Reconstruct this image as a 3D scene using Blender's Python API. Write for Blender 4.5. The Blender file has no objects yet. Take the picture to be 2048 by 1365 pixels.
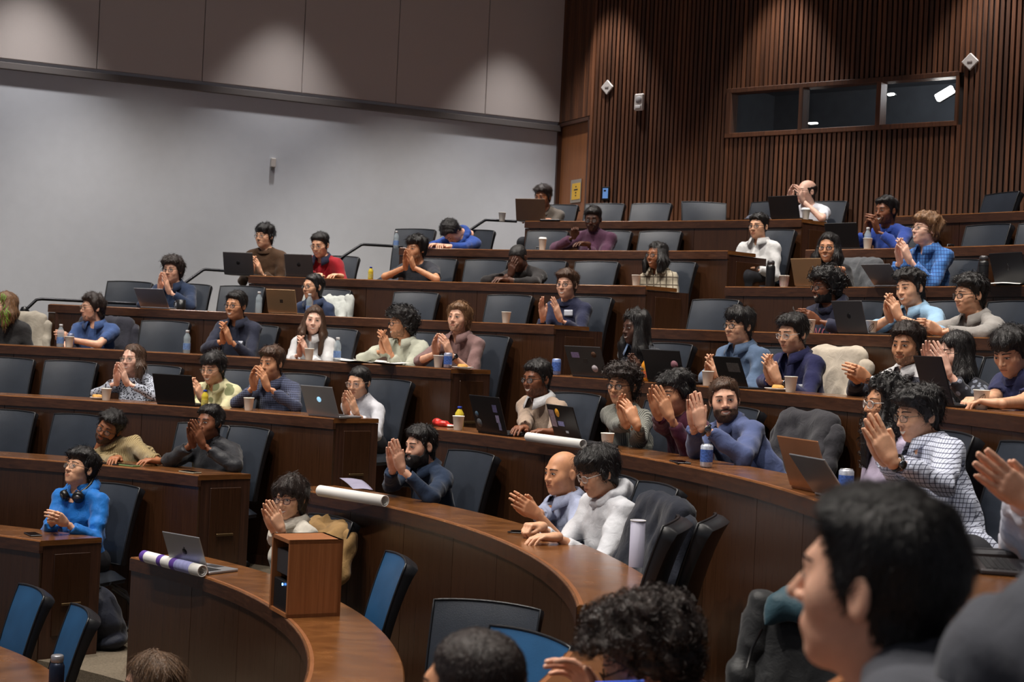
import bpy, math, random
import numpy as np
from mathutils import Matrix, Vector
from mathutils.bvhtree import BVHTree

SC = bpy.context.scene
COL = SC.collection
# ---------------------------------------------------------------- camera, world, exposure, lights
ZC = 2.507                                   # eye height above the lowest floor
F_PX, YAW, PITCH, ROLL = 3000.0, 0.0, 0.0017, 0.0470
OX, OY = -4.927, 5.739                       # common centre of the curved rows
R1, DR, Z1, DZ, DESK_D = 4.170, 1.05, -1.372 + ZC, 0.3853, 0.40

def cam_axes():
    cp, sp = math.cos(PITCH), math.sin(PITCH)
    F = np.array([0, cp, sp]); R = np.array([1.0, 0, 0]); U = np.cross(R, F)
    c, s = math.cos(ROLL), math.sin(ROLL)
    return c * R + s * U, -s * R + c * U, F
CR, CU, CF = cam_axes()
cd = bpy.data.cameras.new('camera'); cam = bpy.data.objects.new('camera', cd); COL.objects.link(cam)
cam.matrix_world = Matrix([[CR[0], CU[0], -CF[0], 0], [CR[1], CU[1], -CF[1], 0], [CR[2], CU[2], -CF[2], ZC], [0, 0, 0, 1]])
cd.sensor_width = 36.0; cd.lens = F_PX / 2048 * 36.0; cd.clip_start = 0.02; cd.clip_end = 200
cd.dof.use_dof = True; cd.dof.focus_distance = 9.0; cd.dof.aperture_fstop = 5.0
SC.camera = cam
w = bpy.data.worlds.new('world'); SC.world = w; w.use_nodes = True
w.node_tree.nodes['Background'].inputs[0].default_value = (0.78, 0.84, 1.0, 1)
w.node_tree.nodes['Background'].inputs[1].default_value = 0.18
vs = SC.view_settings; vs.view_transform = 'Standard'; vs.look = 'None'; vs.gamma = 1.0; vs.use_curve_mapping = False
vs.exposure = 0.0
CEIL = ZC + 4.6

def spot(x, y, z, power, cone, blend=0.5, col=(1, .93, .84), size=.06, aim=None):
    l = bpy.data.lights.new('downlight_or_fill', 'SPOT'); l.energy = power; l.spot_size = math.radians(cone); l.spot_blend = blend
    l.color = col; l.shadow_soft_size = size
    o = bpy.data.objects.new('downlight_or_fill', l); COL.objects.link(o); o.location = (x, y, z)
    if aim is not None:
        o.rotation_euler = (Vector(aim) - Vector((x, y, z))).to_track_quat('-Z', 'Y').to_euler()
    return o
# left wall runs through CORNER along WD; back (slatted) wall runs from SL0 along BD
WD = np.array([math.sin(math.radians(65.5)), math.cos(math.radians(65.5))]); WN = np.array([WD[1], -WD[0]])
CORNER = np.array([.0245, .9997]) * 18.0
BD = np.array([math.sin(math.radians(128)), math.cos(math.radians(128))]); BN = np.array([BD[1], -BD[0]])
LAMPS = []                                   # (x, y) of every ceiling spot, two added fill spots included
WALLCOL = (1, .97, .96); AUDCOL = (1, .93, .85)
for s in (-0.75, -3.45, -6.15, -8.85):
    p = CORNER + WD * s + WN * .75
    LAMPS.append((p[0], p[1], 265 if s > -5 else 400, 64, .9, WALLCOL))
SL0 = np.array([.0512, 1.0]) * 17.55
for s in (.35, 2.55, 4.75, 6.95):
    p = SL0 + BD * s + BN * .75
    LAMPS.append((p[0], p[1], 250, 58, .55, WALLCOL))
for r, az in [(3.2, 95), (3.2, 62), (3.2, 28), (3.2, -8), (5.9, 88), (5.9, 66), (5.9, 44), (5.9, 22), (5.9, 0), (5.9, -24), (5.9, -46), (3.2, -42),  # last two on this line: unseen spots added to brighten the foreground man
              (8.4, 80), (8.4, 64), (8.4, 48), (8.4, 32), (8.4, 16), (8.4, 0), (10.7, 66), (10.7, 53), (10.7, 40), (10.7, 27), (10.7, 14)]:
    LAMPS.append((OX + (r - .9) * math.cos(math.radians(az)), OY + (r - .9) * math.sin(math.radians(az)), 480, 80, .6, AUDCOL, (OX + (r + .7) * math.cos(math.radians(az)), OY + (r + .7) * math.sin(math.radians(az)), 1.5)))
for (x, y, pw, cone, bl, col, *am) in LAMPS:
    spot(x, y, CEIL - .03, pw, cone, bl, col, aim=am[0] if am else None)

# ---------------------------------------------------------------- pixel -> place helpers
def ray(u, v): return CF + CR * (u - 1024) / F_PX + CU * (682.5 - v) / F_PX
def oncyl(u, v, r):
    d = ray(u, v); o = np.array([OX, OY]); a = d[:2] @ d[:2]; b = -2 * d[:2] @ o; c = o @ o - r * r
    t = (-b + math.sqrt(max(b * b - 4 * a * c, 0))) / (2 * a)
    p = d * t; p[2] += ZC; return p
def onplane(u, v, z):
    d = ray(u, v); p = d * ((z - ZC) / d[2]); p[2] = z; return p
def atdepth(u, v, dep): p = ray(u, v) * dep; p[2] += ZC; return p
def RR(i): return R1 + DR * (i - 1)
def ZD(i): return Z1 + DZ * (i - 1)
def ZF(i): return ZD(i) - .75 if i > 0 else 0.0
def azim(p): return math.atan2(p[1] - OY, p[0] - OX)
def polar(r, az): return np.array([OX + r * math.cos(az), OY + r * math.sin(az)])

# ---------------------------------------------------------------- object helpers
def link(o, parent=None):
    COL.objects.link(o)
    if parent is not None: o.parent = parent
    return o
def tag(o, label=None, cat=None, group=None, kind=None):
    if label: o['label'] = label
    if cat: o['category'] = cat
    if group: o['group'] = group
    if kind: o['kind'] = kind
    return o
def empty(name, loc, rz=0.0, label=None, cat=None, group=None, parent=None):
    o = bpy.data.objects.new(name, None); o.empty_display_size = .1; link(o, parent)
    o.location = [float(c) for c in loc]; o.rotation_euler = (0, 0, float(rz)); return tag(o, label, cat, group)
def mesh_np(name, V, Q, mats, mi=None, smooth=True, tris=None):
    """numpy verts, quads (and tris) -> mesh"""
    me = bpy.data.meshes.new(name)
    V = np.asarray(V, np.float32); Q = np.asarray(Q, np.int32).reshape(-1, 4)
    T = np.zeros((0, 3), np.int32) if tris is None else np.asarray(tris, np.int32).reshape(-1, 3)
    me.vertices.add(len(V)); me.vertices.foreach_set('co', V.ravel())
    nl = len(Q) * 4 + len(T) * 3
    me.loops.add(nl); me.loops.foreach_set('vertex_index', np.concatenate([Q.ravel(), T.ravel()]))
    me.polygons.add(len(Q) + len(T))
    me.polygons.foreach_set('loop_start', np.concatenate([np.arange(len(Q)) * 4, len(Q) * 4 + np.arange(len(T)) * 3]).astype(np.int32))
    for m in (mats if isinstance(mats, (list, tuple)) else [mats]): me.materials.append(m)
    if mi is not None: me.polygons.foreach_set('material_index', np.asarray(mi, np.int32))
    me.polygons.foreach_set('use_smooth', np.full(len(Q) + len(T), bool(smooth)))
    me.update(calc_edges=True); return me
def obj(name, me, parent=None, M=None):
    o = bpy.data.objects.new(name, me); link(o, parent)
    if M is not None: o.matrix_local = M
    return o
class MB:
    """collects simple solids; build() links them as one mesh object"""
    def __init__(s): s.v = []; s.f = []; s.sm = []
    def add(s, V, F, sm=False):
        b = len(s.v); s.v += [tuple(map(float, p)) for p in V]; s.f += [tuple(i + b for i in f) for f in F]; s.sm += [sm] * len(F); return s
    def box(s, c, d, R=None, bev=0):
        c = np.array(c, float); x, y, z = [k / 2 for k in d]
        if bev <= 0:
            V = np.array([(a * x, b * y, e * z) for e in (-1, 1) for b in (-1, 1) for a in (-1, 1)])
            F = [(0, 2, 3, 1), (4, 5, 7, 6), (0, 1, 5, 4), (2, 6, 7, 3), (0, 4, 6, 2), (1, 3, 7, 5)]
        else:
            g = min(bev, x * .9, y * .9, z * .9); V = []; idx = {}
            for e in (-1, 1):
                for b in (-1, 1):
                    for a in (-1, 1):
                        idx[(a, b, e)] = len(V)
                        V += [(a * x, b * (y - g), e * (z - g)), (a * (x - g), b * y, e * (z - g)), (a * (x - g), b * (y - g), e * z)]
            V = np.array(V); F = []
            q = lambda a, b, e, k: idx[(a, b, e)] + k
            for a in (-1, 1):
                L = [q(a, -1, -1, 0), q(a, 1, -1, 0), q(a, 1, 1, 0), q(a, -1, 1, 0)]; F.append(L if a > 0 else L[::-1])
                L = [q(-1, a, -1, 1), q(-1, a, 1, 1), q(1, a, 1, 1), q(1, a, -1, 1)]; F.append(L if a > 0 else L[::-1])
                L = [q(-1, -1, a, 2), q(1, -1, a, 2), q(1, 1, a, 2), q(-1, 1, a, 2)]; F.append(L if a > 0 else L[::-1])
            for a in (-1, 1):
                for b in (-1, 1):
                    F += [(q(a, b, -1, 0), q(a, b, 1, 0), q(a, b, 1, 1), q(a, b, -1, 1)), (q(a, -1, b, 0), q(a, 1, b, 0), q(a, 1, b, 2), q(a, -1, b, 2)),
                          (q(-1, a, b, 1), q(1, a, b, 1), q(1, a, b, 2), q(-1, a, b, 2))]
                    for e in (-1, 1): F.append((q(a, b, e, 0), q(a, b, e, 1), q(a, b, e, 2)))
        if R is not None: V = V @ np.array(R, float).T
        return s.add(V + c, F)
    def lathe(s, prof, n=20, c=(0, 0, 0), R=None, cap=True, sm=True):
        V = []; F = []; m = len(prof)
        for i in range(n):
            a = 2 * math.pi * i / n
            for r, z in prof: V.append((r * math.cos(a), r * math.sin(a), z))
        for i in range(n):
            j = (i + 1) % n
            for k in range(m - 1): F.append((i * m + k, j * m + k, j * m + k + 1, i * m + k + 1))
        s_ = len(F)
        if cap:
            if prof[0][0] > 1e-6: F.append([i * m for i in range(n)][::-1])
            if prof[-1][0] > 1e-6: F.append([i * m + m - 1 for i in range(n)])
        V = np.array(V)
        if R is not None: V = V @ np.array(R, float).T
        b = len(s.f); s.add(V + np.array(c), F, sm)
        for k in range(b + s_, len(s.f)): s.sm[k] = False
        return s
    def tube(s, P, r, n=8, closed=False, cap=True):
        P = np.array(P, float); N = len(P); rr = np.broadcast_to(np.array(r, float), (N,))
        T = np.roll(P, -1, 0) - np.roll(P, 1, 0) if closed else np.gradient(P, axis=0)
        T /= np.linalg.norm(T, axis=1)[:, None] + 1e-12
        up = np.array([0, 0, 1.0]) if abs(T[0][2]) < .9 else np.array([1.0, 0, 0])
        V = []
        for i in range(N):
            a = np.cross(T[i], up); a /= np.linalg.norm(a) + 1e-12; b = np.cross(a, T[i]); up = b
            for k in range(n):
                t = 2 * math.pi * k / n; V.append(P[i] + rr[i] * (a * math.cos(t) + b * math.sin(t)))
        F = []
        for i in range(N if closed else N - 1):
            j = (i + 1) % N
            for k in range(n): F.append((i * n + k, i * n + (k + 1) % n, j * n + (k + 1) % n, j * n + k))
        s.add(V, F, True)
        if cap and not closed:
            b = len(s.v) - N * n; s.f += [tuple(b + k for k in range(n)), tuple(b + (N - 1) * n + k for k in range(n))[::-1]]; s.sm += [False] * 2
        return s
    def sheet(s, G, th=0.0, sm=True):
        """grid of points (n,m,3); th>0 makes it a closed thin slab"""
        G = np.array(G, float); n, m = G.shape[:2]; I = np.arange(n * m).reshape(n, m)
        F = [(I[i, j], I[i + 1, j], I[i + 1, j + 1], I[i, j + 1]) for i in range(n - 1) for j in range(m - 1)]
        if th <= 0: return s.add(G.reshape(-1, 3), F, sm)
        du = np.gradient(G, axis=0); dv = np.gradient(G, axis=1); N = np.cross(du, dv); N /= np.linalg.norm(N, axis=2)[..., None] + 1e-12
        B = G - N * th; k = n * m
        F2 = [tuple(i + k for i in f[::-1]) for f in F]
        bd = [I[i, 0] for i in range(n)] + [I[n - 1, j] for j in range(1, m)] + [I[i, m - 1] for i in range(n - 2, -1, -1)] + [I[0, j] for j in range(m - 2, 0, -1)]
        S = [(bd[a], bd[(a + 1) % len(bd)] , bd[(a + 1) % len(bd)] + k, bd[a] + k) for a in range(len(bd))]
        return s.add(np.concatenate([G.reshape(-1, 3), B.reshape(-1, 3)]), F + F2 + [t[::-1] for t in S], sm)
    def mesh(s, name, mat):
        me = bpy.data.meshes.new(name); me.from_pydata(s.v, [], s.f)
        me.polygons.foreach_set('use_smooth', s.sm)
        if mat is not None: me.materials.append(mat)
        me.update(); return me
    def build(s, name, mat, parent=None, M=None): return obj(name, s.mesh(name, mat), parent, M)
def copy_tree(o, parent=None):
    c = o.copy(); COL.objects.link(c); c.parent = parent
    for ch in list(o.children): copy_tree(ch, c)
    return c

# ---------------------------------------------------------------- materials
MATS = {}
def nmat(name):
    m = bpy.data.materials.new(name); m.use_nodes = True; nt = m.node_tree; b = nt.nodes['Principled BSDF']
    return m, nt, b
def N(nt, t, **kw):
    n = nt.nodes.new(t)
    for k, v in kw.items(): setattr(n, k, v)
    return n
def ramp(nt, fac, stops):
    r = N(nt, 'ShaderNodeValToRGB'); e = r.color_ramp.elements
    while len(e) < len(stops): e.new(.5)
    for i, (p, c) in enumerate(stops): e[i].position = p; e[i].color = (*c, 1) if len(c) == 3 else c
    nt.links.new(fac, r.inputs[0]); return r.outputs[0]
def srgb(r, g, b): return tuple((c / 255 / 12.92) if c / 255 <= .04045 else ((c / 255 + .055) / 1.055) ** 2.4 for c in (r, g, b))
def plain(name, col, rough=.5, metal=0, spec=.5, bump=0, bscale=200, var=.12, vscale=8, coat=0, emit=None, es=1, alpha=1, trans=0, sheen=0):
    if name in MATS: return MATS[name]
    m, nt, b = nmat(name); b.inputs['Roughness'].default_value = rough; b.inputs['Metallic'].default_value = metal
    b.inputs['Specular IOR Level'].default_value = spec; b.inputs['Coat Weight'].default_value = coat
    if sheen: b.inputs['Sheen Weight'].default_value = sheen
    tc = N(nt, 'ShaderNodeTexCoord')
    if var > 0:
        nz = N(nt, 'ShaderNodeTexNoise'); nz.inputs['Scale'].default_value = vscale; nz.inputs['Detail'].default_value = 4
        nt.links.new(tc.outputs['Object'], nz.inputs['Vector'])
        c0 = tuple(c * (1 - var) for c in col); c1 = tuple(min(1, c * (1 + var)) for c in col)
        nt.links.new(ramp(nt, nz.outputs[0], [(.3, c0), (.7, c1)]), b.inputs['Base Color'])
    else: b.inputs['Base Color'].default_value = (*col, 1)
    if bump:
        n2 = N(nt, 'ShaderNodeTexNoise'); n2.inputs['Scale'].default_value = bscale; n2.inputs['Detail'].default_value = 3
        nt.links.new(tc.outputs['Object'], n2.inputs['Vector'])
        bp = N(nt, 'ShaderNodeBump'); bp.inputs['Strength'].default_value = bump; bp.inputs['Distance'].default_value = .004
        nt.links.new(n2.outputs[0], bp.inputs['Height']); nt.links.new(bp.outputs[0], b.inputs['Normal'])
    if emit: b.inputs['Emission Color'].default_value = (*emit, 1); b.inputs['Emission Strength'].default_value = es
    if trans: b.inputs['Transmission Weight'].default_value = trans; b.inputs['IOR'].default_value = 1.3
    if alpha < 1: b.inputs['Alpha'].default_value = alpha
    MATS[name] = m; return m
def wood(name, c0, c1, c2, stretch=(60, 60, 2.2), rough=.32, rnd=.35, coat=.15):
    if name in MATS: return MATS[name]
    m, nt, b = nmat(name); tc = N(nt, 'ShaderNodeTexCoord'); mp = N(nt, 'ShaderNodeMapping'); mp.inputs['Scale'].default_value = stretch
    oi = N(nt, 'ShaderNodeObjectInfo'); ad = N(nt, 'ShaderNodeVectorMath', operation='ADD')
    sc = N(nt, 'ShaderNodeVectorMath', operation='SCALE'); sc.inputs['Scale'].default_value = 37.0
    cx = N(nt, 'ShaderNodeCombineXYZ'); nt.links.new(oi.outputs['Random'], cx.inputs[0]); nt.links.new(oi.outputs['Random'], cx.inputs[2])
    nt.links.new(cx.outputs[0], sc.inputs[0]); nt.links.new(tc.outputs['Object'], ad.inputs[0]); nt.links.new(sc.outputs[0], ad.inputs[1])
    nt.links.new(ad.outputs[0], mp.inputs[0])
    nz = N(nt, 'ShaderNodeTexNoise'); nz.inputs['Scale'].default_value = 1; nz.inputs['Detail'].default_value = 6; nz.inputs['Roughness'].default_value = .62; nz.inputs['Distortion'].default_value = .6
    nt.links.new(mp.outputs[0], nz.inputs['Vector'])
    col = ramp(nt, nz.outputs[0], [(.25, c0), (.5, c1), (.78, c2)])
    hv = N(nt, 'ShaderNodeHueSaturation'); mr = N(nt, 'ShaderNodeMapRange'); mr.inputs['To Min'].default_value = 1 - rnd; mr.inputs['To Max'].default_value = 1 + rnd
    nt.links.new(oi.outputs['Random'], mr.inputs[0]); nt.links.new(mr.outputs[0], hv.inputs['Value']); nt.links.new(col, hv.inputs['Color'])
    nt.links.new(hv.outputs[0], b.inputs['Base Color'])
    rr = N(nt, 'ShaderNodeMapRange'); rr.inputs['To Min'].default_value = rough - .06; rr.inputs['To Max'].default_value = rough + .12
    nt.links.new(nz.outputs[0], rr.inputs[0]); nt.links.new(rr.outputs[0], b.inputs['Roughness'])
    bp = N(nt, 'ShaderNodeBump'); bp.inputs['Strength'].default_value = .04; bp.inputs['Distance'].default_value = .002
    nt.links.new(nz.outputs[0], bp.inputs['Height']); nt.links.new(bp.outputs[0], b.inputs['Normal'])
    b.inputs['Coat Weight'].default_value = coat; b.inputs['Coat Roughness'].default_value = .25
    MATS[name] = m; return m
def cloth(name, col, col2=None, pattern=None, scale=40, rough=.85, weave=.25):
    """fabric; pattern: None | 'check' | 'stripe' | 'knit' | 'blotch' | 'dots'"""
    if name in MATS: return MATS[name]
    m, nt, b = nmat(name); b.inputs['Roughness'].default_value = rough; b.inputs['Specular IOR Level'].default_value = .25
    b.inputs['Sheen Weight'].default_value = .15
    tc = N(nt, 'ShaderNodeTexCoord'); O = tc.outputs['Object']
    nz = N(nt, 'ShaderNodeTexNoise'); nz.inputs['Scale'].default_value = 14; nz.inputs['Detail'].default_value = 5; nt.links.new(O, nz.inputs['Vector'])
    base = ramp(nt, nz.outputs[0], [(.3, tuple(c * .86 for c in col)), (.7, tuple(min(1, c * 1.1) for c in col))])
    h = None
    if pattern in ('check', 'stripe'):
        fac = None
        for ax in ((0, 2) if pattern == 'check' else (2,)):
            sp = N(nt, 'ShaderNodeSeparateXYZ'); nt.links.new(O, sp.inputs[0])
            src = sp.outputs[ax]
            if ax == 0:
                a2 = N(nt, 'ShaderNodeMath', operation='ADD'); nt.links.new(sp.outputs[0], a2.inputs[0]); nt.links.new(sp.outputs[1], a2.inputs[1]); src = a2.outputs[0]
            mu = N(nt, 'ShaderNodeMath', operation='MULTIPLY'); mu.inputs[1].default_value = scale; nt.links.new(src, mu.inputs[0])
            fr = N(nt, 'ShaderNodeMath', operation='FRACT'); nt.links.new(mu.outputs[0], fr.inputs[0])
            lt = N(nt, 'ShaderNodeMath', operation='LESS_THAN'); lt.inputs[1].default_value = .17 if pattern == 'check' else .5; nt.links.new(fr.outputs[0], lt.inputs[0])
            if fac is None: fac = lt.outputs[0]
            else:
                mx = N(nt, 'ShaderNodeMath', operation='MAXIMUM'); nt.links.new(fac, mx.inputs[0]); nt.links.new(lt.outputs[0], mx.inputs[1]); fac = mx.outputs[0]
    elif pattern == 'blotch':
        n3 = N(nt, 'ShaderNodeTexVoronoi'); n3.inputs['Scale'].default_value = scale; nt.links.new(O, n3.inputs['Vector'])
        lt = N(nt, 'ShaderNodeMath', operation='LESS_THAN'); lt.inputs[1].default_value = .42; nt.links.new(n3.outputs['Distance'], lt.inputs[0]); fac = lt.outputs[0]
    elif pattern == 'knit':
        wv = N(nt, 'ShaderNodeTexWave'); wv.inputs['Scale'].default_value = scale; wv.inputs['Distortion'].default_value = 3; wv.inputs['Detail'].default_value = 2
        nt.links.new(O, wv.inputs['Vector']); fac = wv.outputs[1] if len(wv.outputs) > 1 else wv.outputs[0]; h = fac
    else: fac = None
    if fac is not None and col2 is not None:
        mx = N(nt, 'ShaderNodeMixRGB'); nt.links.new(fac, mx.inputs[0]); nt.links.new(base, mx.inputs[1]); mx.inputs[2].default_value = (*col2, 1); base = mx.outputs[0]
    nt.links.new(base, b.inputs['Base Color'])
    n2 = N(nt, 'ShaderNodeTexNoise'); n2.inputs['Scale'].default_value = 260 if h is None else 60; nt.links.new(O, n2.inputs['Vector'])
    n4 = N(nt, 'ShaderNodeTexNoise'); n4.inputs['Scale'].default_value = 18; n4.inputs['Detail'].default_value = 3; n4.inputs['Distortion'].default_value = 1.2; nt.links.new(O, n4.inputs['Vector'])
    bp0 = N(nt, 'ShaderNodeBump'); bp0.inputs['Strength'].default_value = .35; bp0.inputs['Distance'].default_value = .012; nt.links.new(n4.outputs[0], bp0.inputs['Height'])
    bp = N(nt, 'ShaderNodeBump'); bp.inputs['Strength'].default_value = weave if h is None else .6; bp.inputs['Distance'].default_value = .003 if h is None else .008
    nt.links.new(h if h is not None else n2.outputs[0], bp.inputs['Height']); nt.links.new(bp0.outputs[0], bp.inputs['Normal']); nt.links.new(bp.outputs[0], b.inputs['Normal'])
    MATS[name] = m; return m
def skin(name, col):
    if name in MATS: return MATS[name]
    m, nt, b = nmat(name); b.inputs['Roughness'].default_value = .48; b.inputs['Specular IOR Level'].default_value = .4
    b.inputs['Subsurface Weight'].default_value = .12; b.inputs['Subsurface Radius'].default_value = (.012, .005, .003); b.inputs['Subsurface Scale'].default_value = .6
    tc = N(nt, 'ShaderNodeTexCoord'); nz = N(nt, 'ShaderNodeTexNoise'); nz.inputs['Scale'].default_value = 26; nz.inputs['Detail'].default_value = 5; nt.links.new(tc.outputs['Object'], nz.inputs['Vector'])
    nt.links.new(ramp(nt, nz.outputs[0], [(.3, (col[0] * .86, col[1] * .8, col[2] * .78)), (.7, (min(1, col[0] * 1.08), col[1] * 1.05, col[2] * 1.03))]), b.inputs['Base Color'])
    n2 = N(nt, 'ShaderNodeTexNoise'); n2.inputs['Scale'].default_value = 320; nt.links.new(tc.outputs['Object'], n2.inputs['Vector'])
    bp = N(nt, 'ShaderNodeBump'); bp.inputs['Strength'].default_value = .15; bp.inputs['Distance'].default_value = .002
    nt.links.new(n2.outputs[0], bp.inputs['Height']); nt.links.new(bp.outputs[0], b.inputs['Normal'])
    MATS[name] = m; return m
def hairmat(name, col, rough=.42):
    if name in MATS: return MATS[name]
    m, nt, b = nmat(name); b.inputs['Roughness'].default_value = rough; b.inputs['Specular IOR Level'].default_value = .45
    tc = N(nt, 'ShaderNodeTexCoord'); mp = N(nt, 'ShaderNodeMapping'); mp.inputs['Scale'].default_value = (140, 140, 22); nt.links.new(tc.outputs['Object'], mp.inputs[0])
    nz = N(nt, 'ShaderNodeTexNoise'); nz.inputs['Scale'].default_value = 1; nz.inputs['Detail'].default_value = 4; nz.inputs['Distortion'].default_value = 1.5; nt.links.new(mp.outputs[0], nz.inputs['Vector'])
    nt.links.new(ramp(nt, nz.outputs[0], [(.3, tuple(c * .45 for c in col)), (.72, tuple(min(1, c * 1.6) for c in col))]), b.inputs['Base Color'])
    bp = N(nt, 'ShaderNodeBump'); bp.inputs['Strength'].default_value = .7; bp.inputs['Distance'].default_value = .006
    nt.links.new(nz.outputs[0], bp.inputs['Height']); nt.links.new(bp.outputs[0], b.inputs['Normal'])
    MATS[name] = m; return m
# ---------------------------------------------------------------- implicit surfaces (for people, cloth, hair)
def unit(v): v = np.asarray(v, float); return v / (np.linalg.norm(v) + 1e-12)
class Grid:
    def __init__(s, lo, hi, h):
        s.lo = np.array(lo, float); s.h = h; s.n = np.ceil((np.array(hi) - s.lo) / h).astype(int) + 1
        s.ax = [(s.lo[i] + h * np.arange(s.n[i])).astype(np.float32) for i in range(3)]
        s.f = np.full(s.n, 1.0, np.float32)
    def sl(s, lo, hi, m):
        a = np.clip(np.floor((np.array(lo) - m - s.lo) / s.h).astype(int), 0, s.n); b = np.clip(np.ceil((np.array(hi) + m - s.lo) / s.h).astype(int) + 1, 0, s.n)
        return tuple(slice(int(a[i]), int(b[i])) for i in range(3))
    def xyz(s, S=None):
        S = S or (slice(None),) * 3
        return s.ax[0][S[0]][:, None, None], s.ax[1][S[1]][None, :, None], s.ax[2][S[2]][None, None, :]
    def put(s, lo, hi, fn, k, sub=False):
        S = s.sl(lo, hi, k + 3 * s.h)
        if any(q.stop <= q.start for q in S): return
        d = fn(*s.xyz(S)); a = s.f[S]
        if sub:
            d = -d; hh = np.maximum(k - np.abs(a - d), 0) / max(k, 1e-6); s.f[S] = np.maximum(a, d) + hh * hh * k * .25
        else:
            hh = np.maximum(k - np.abs(a - d), 0) / max(k, 1e-6); s.f[S] = np.minimum(a, d) - hh * hh * k * .25
    def rc(s, a, b, r1, r2, k=.01, sub=False):
        a = np.array(a, float); b = np.array(b, float); ba = b - a; L = float(ba @ ba) + 1e-12; R = max(r1, r2)
        def fn(x, y, z):
            px, py, pz = x - a[0], y - a[1], z - a[2]
            t = np.clip((px * ba[0] + py * ba[1] + pz * ba[2]) / L, 0, 1)
            return np.sqrt((px - t * ba[0]) ** 2 + (py - t * ba[1]) ** 2 + (pz - t * ba[2]) ** 2) - (r1 + (r2 - r1) * t)
        s.put(np.minimum(a, b) - R, np.maximum(a, b) + R, fn, k, sub); return s
    def ell(s, c, r, R=None, k=.01, sub=False):
        c = np.array(c, float); r = np.array(r, float); R = np.eye(3) if R is None else np.array(R, float)
        ext = np.sqrt((R ** 2) @ (r ** 2))
        def fn(x, y, z):
            px, py, pz = x - c[0], y - c[1], z - c[2]
            q = [px * R[0, i] + py * R[1, i] + pz * R[2, i] for i in range(3)]
            k0 = np.sqrt(sum((q[i] / r[i]) ** 2 for i in range(3))); k1 = np.sqrt(sum((q[i] / r[i] ** 2) ** 2 for i in range(3))) + 1e-9
            return k0 * (k0 - 1) / k1
        s.put(c - ext, c + ext, fn, k, sub); return s
    def mesh(s, f=None): return nets(s.f if f is None else f, s.lo, s.h)
def nets(f, lo, h):
    s = f < 0
    c = np.zeros(tuple(k - 1 for k in f.shape), np.uint8)
    for a in (0, 1):
        for b in (0, 1):
            for e in (0, 1): c += s[a:f.shape[0] - 1 + a, b:f.shape[1] - 1 + b, e:f.shape[2] - 1 + e]
    act = (c > 0) & (c < 8); idx = np.argwhere(act)
    if len(idx) == 0: return np.zeros((0, 3)), np.zeros((0, 4), int)
    ids = np.full(c.shape, -1, np.int32); ids[act] = np.arange(len(idx))
    off = np.array([(a, b, e) for a in (0, 1) for b in (0, 1) for e in (0, 1)])
    val = [f[idx[:, 0] + o[0], idx[:, 1] + o[1], idx[:, 2] + o[2]] for o in off]
    acc = np.zeros((len(idx), 3)); cnt = np.zeros(len(idx))
    for i in range(8):
        for j in range(i + 1, 8):
            if np.abs(off[i] - off[j]).sum() != 1: continue
            fa, fb = val[i], val[j]; m = (fa < 0) != (fb < 0)
            t = fa[m] / (fa[m] - fb[m]); acc[m] += off[i] + t[:, None] * (off[j] - off[i]); cnt[m] += 1
    V = lo + h * (idx + acc / cnt[:, None])
    Q = []
    for ax in range(3):
        sw = np.moveaxis(s, ax, 0); d = sw[1:] != sw[:-1]; d = d[:, 1:-1, 1:-1]
        e = np.argwhere(d); 
        if len(e) == 0: continue
        i, j, k = e[:, 0], e[:, 1] + 1, e[:, 2] + 1
        I = np.moveaxis(ids, ax, 0)
        q = np.stack([I[i, j, k], I[i, j - 1, k], I[i, j - 1, k - 1], I[i, j, k - 1]], 1)
        fl = sw[i, j, k]; q = np.where(fl[:, None], q[:, ::-1], q)
        if ax == 1: q = q[:, ::-1]
        q = q[:, ::-1]
        Q.append(q)
    Q = np.concatenate(Q); Q = Q[(Q >= 0).all(1)]
    return V, Q
def tnoise(x, y, z, freq, seed, n=5, st=(1, 1, 1)):
    rg = np.random.default_rng(seed); o = 0
    for _ in range(n):
        k = rg.normal(size=3); k = k / np.linalg.norm(k) * freq * rg.uniform(.6, 1.5) * np.array(st); ph = rg.uniform(0, 6.28)
        o = o + np.sin(x * k[0] + y * k[1] + z * k[2] + ph)
    return (o / n ** .5).astype(np.float32)
def sstep(v, a, b): t = np.clip((v - a) / (b - a), 0, 1); return t * t * (3 - 2 * t)

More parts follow.
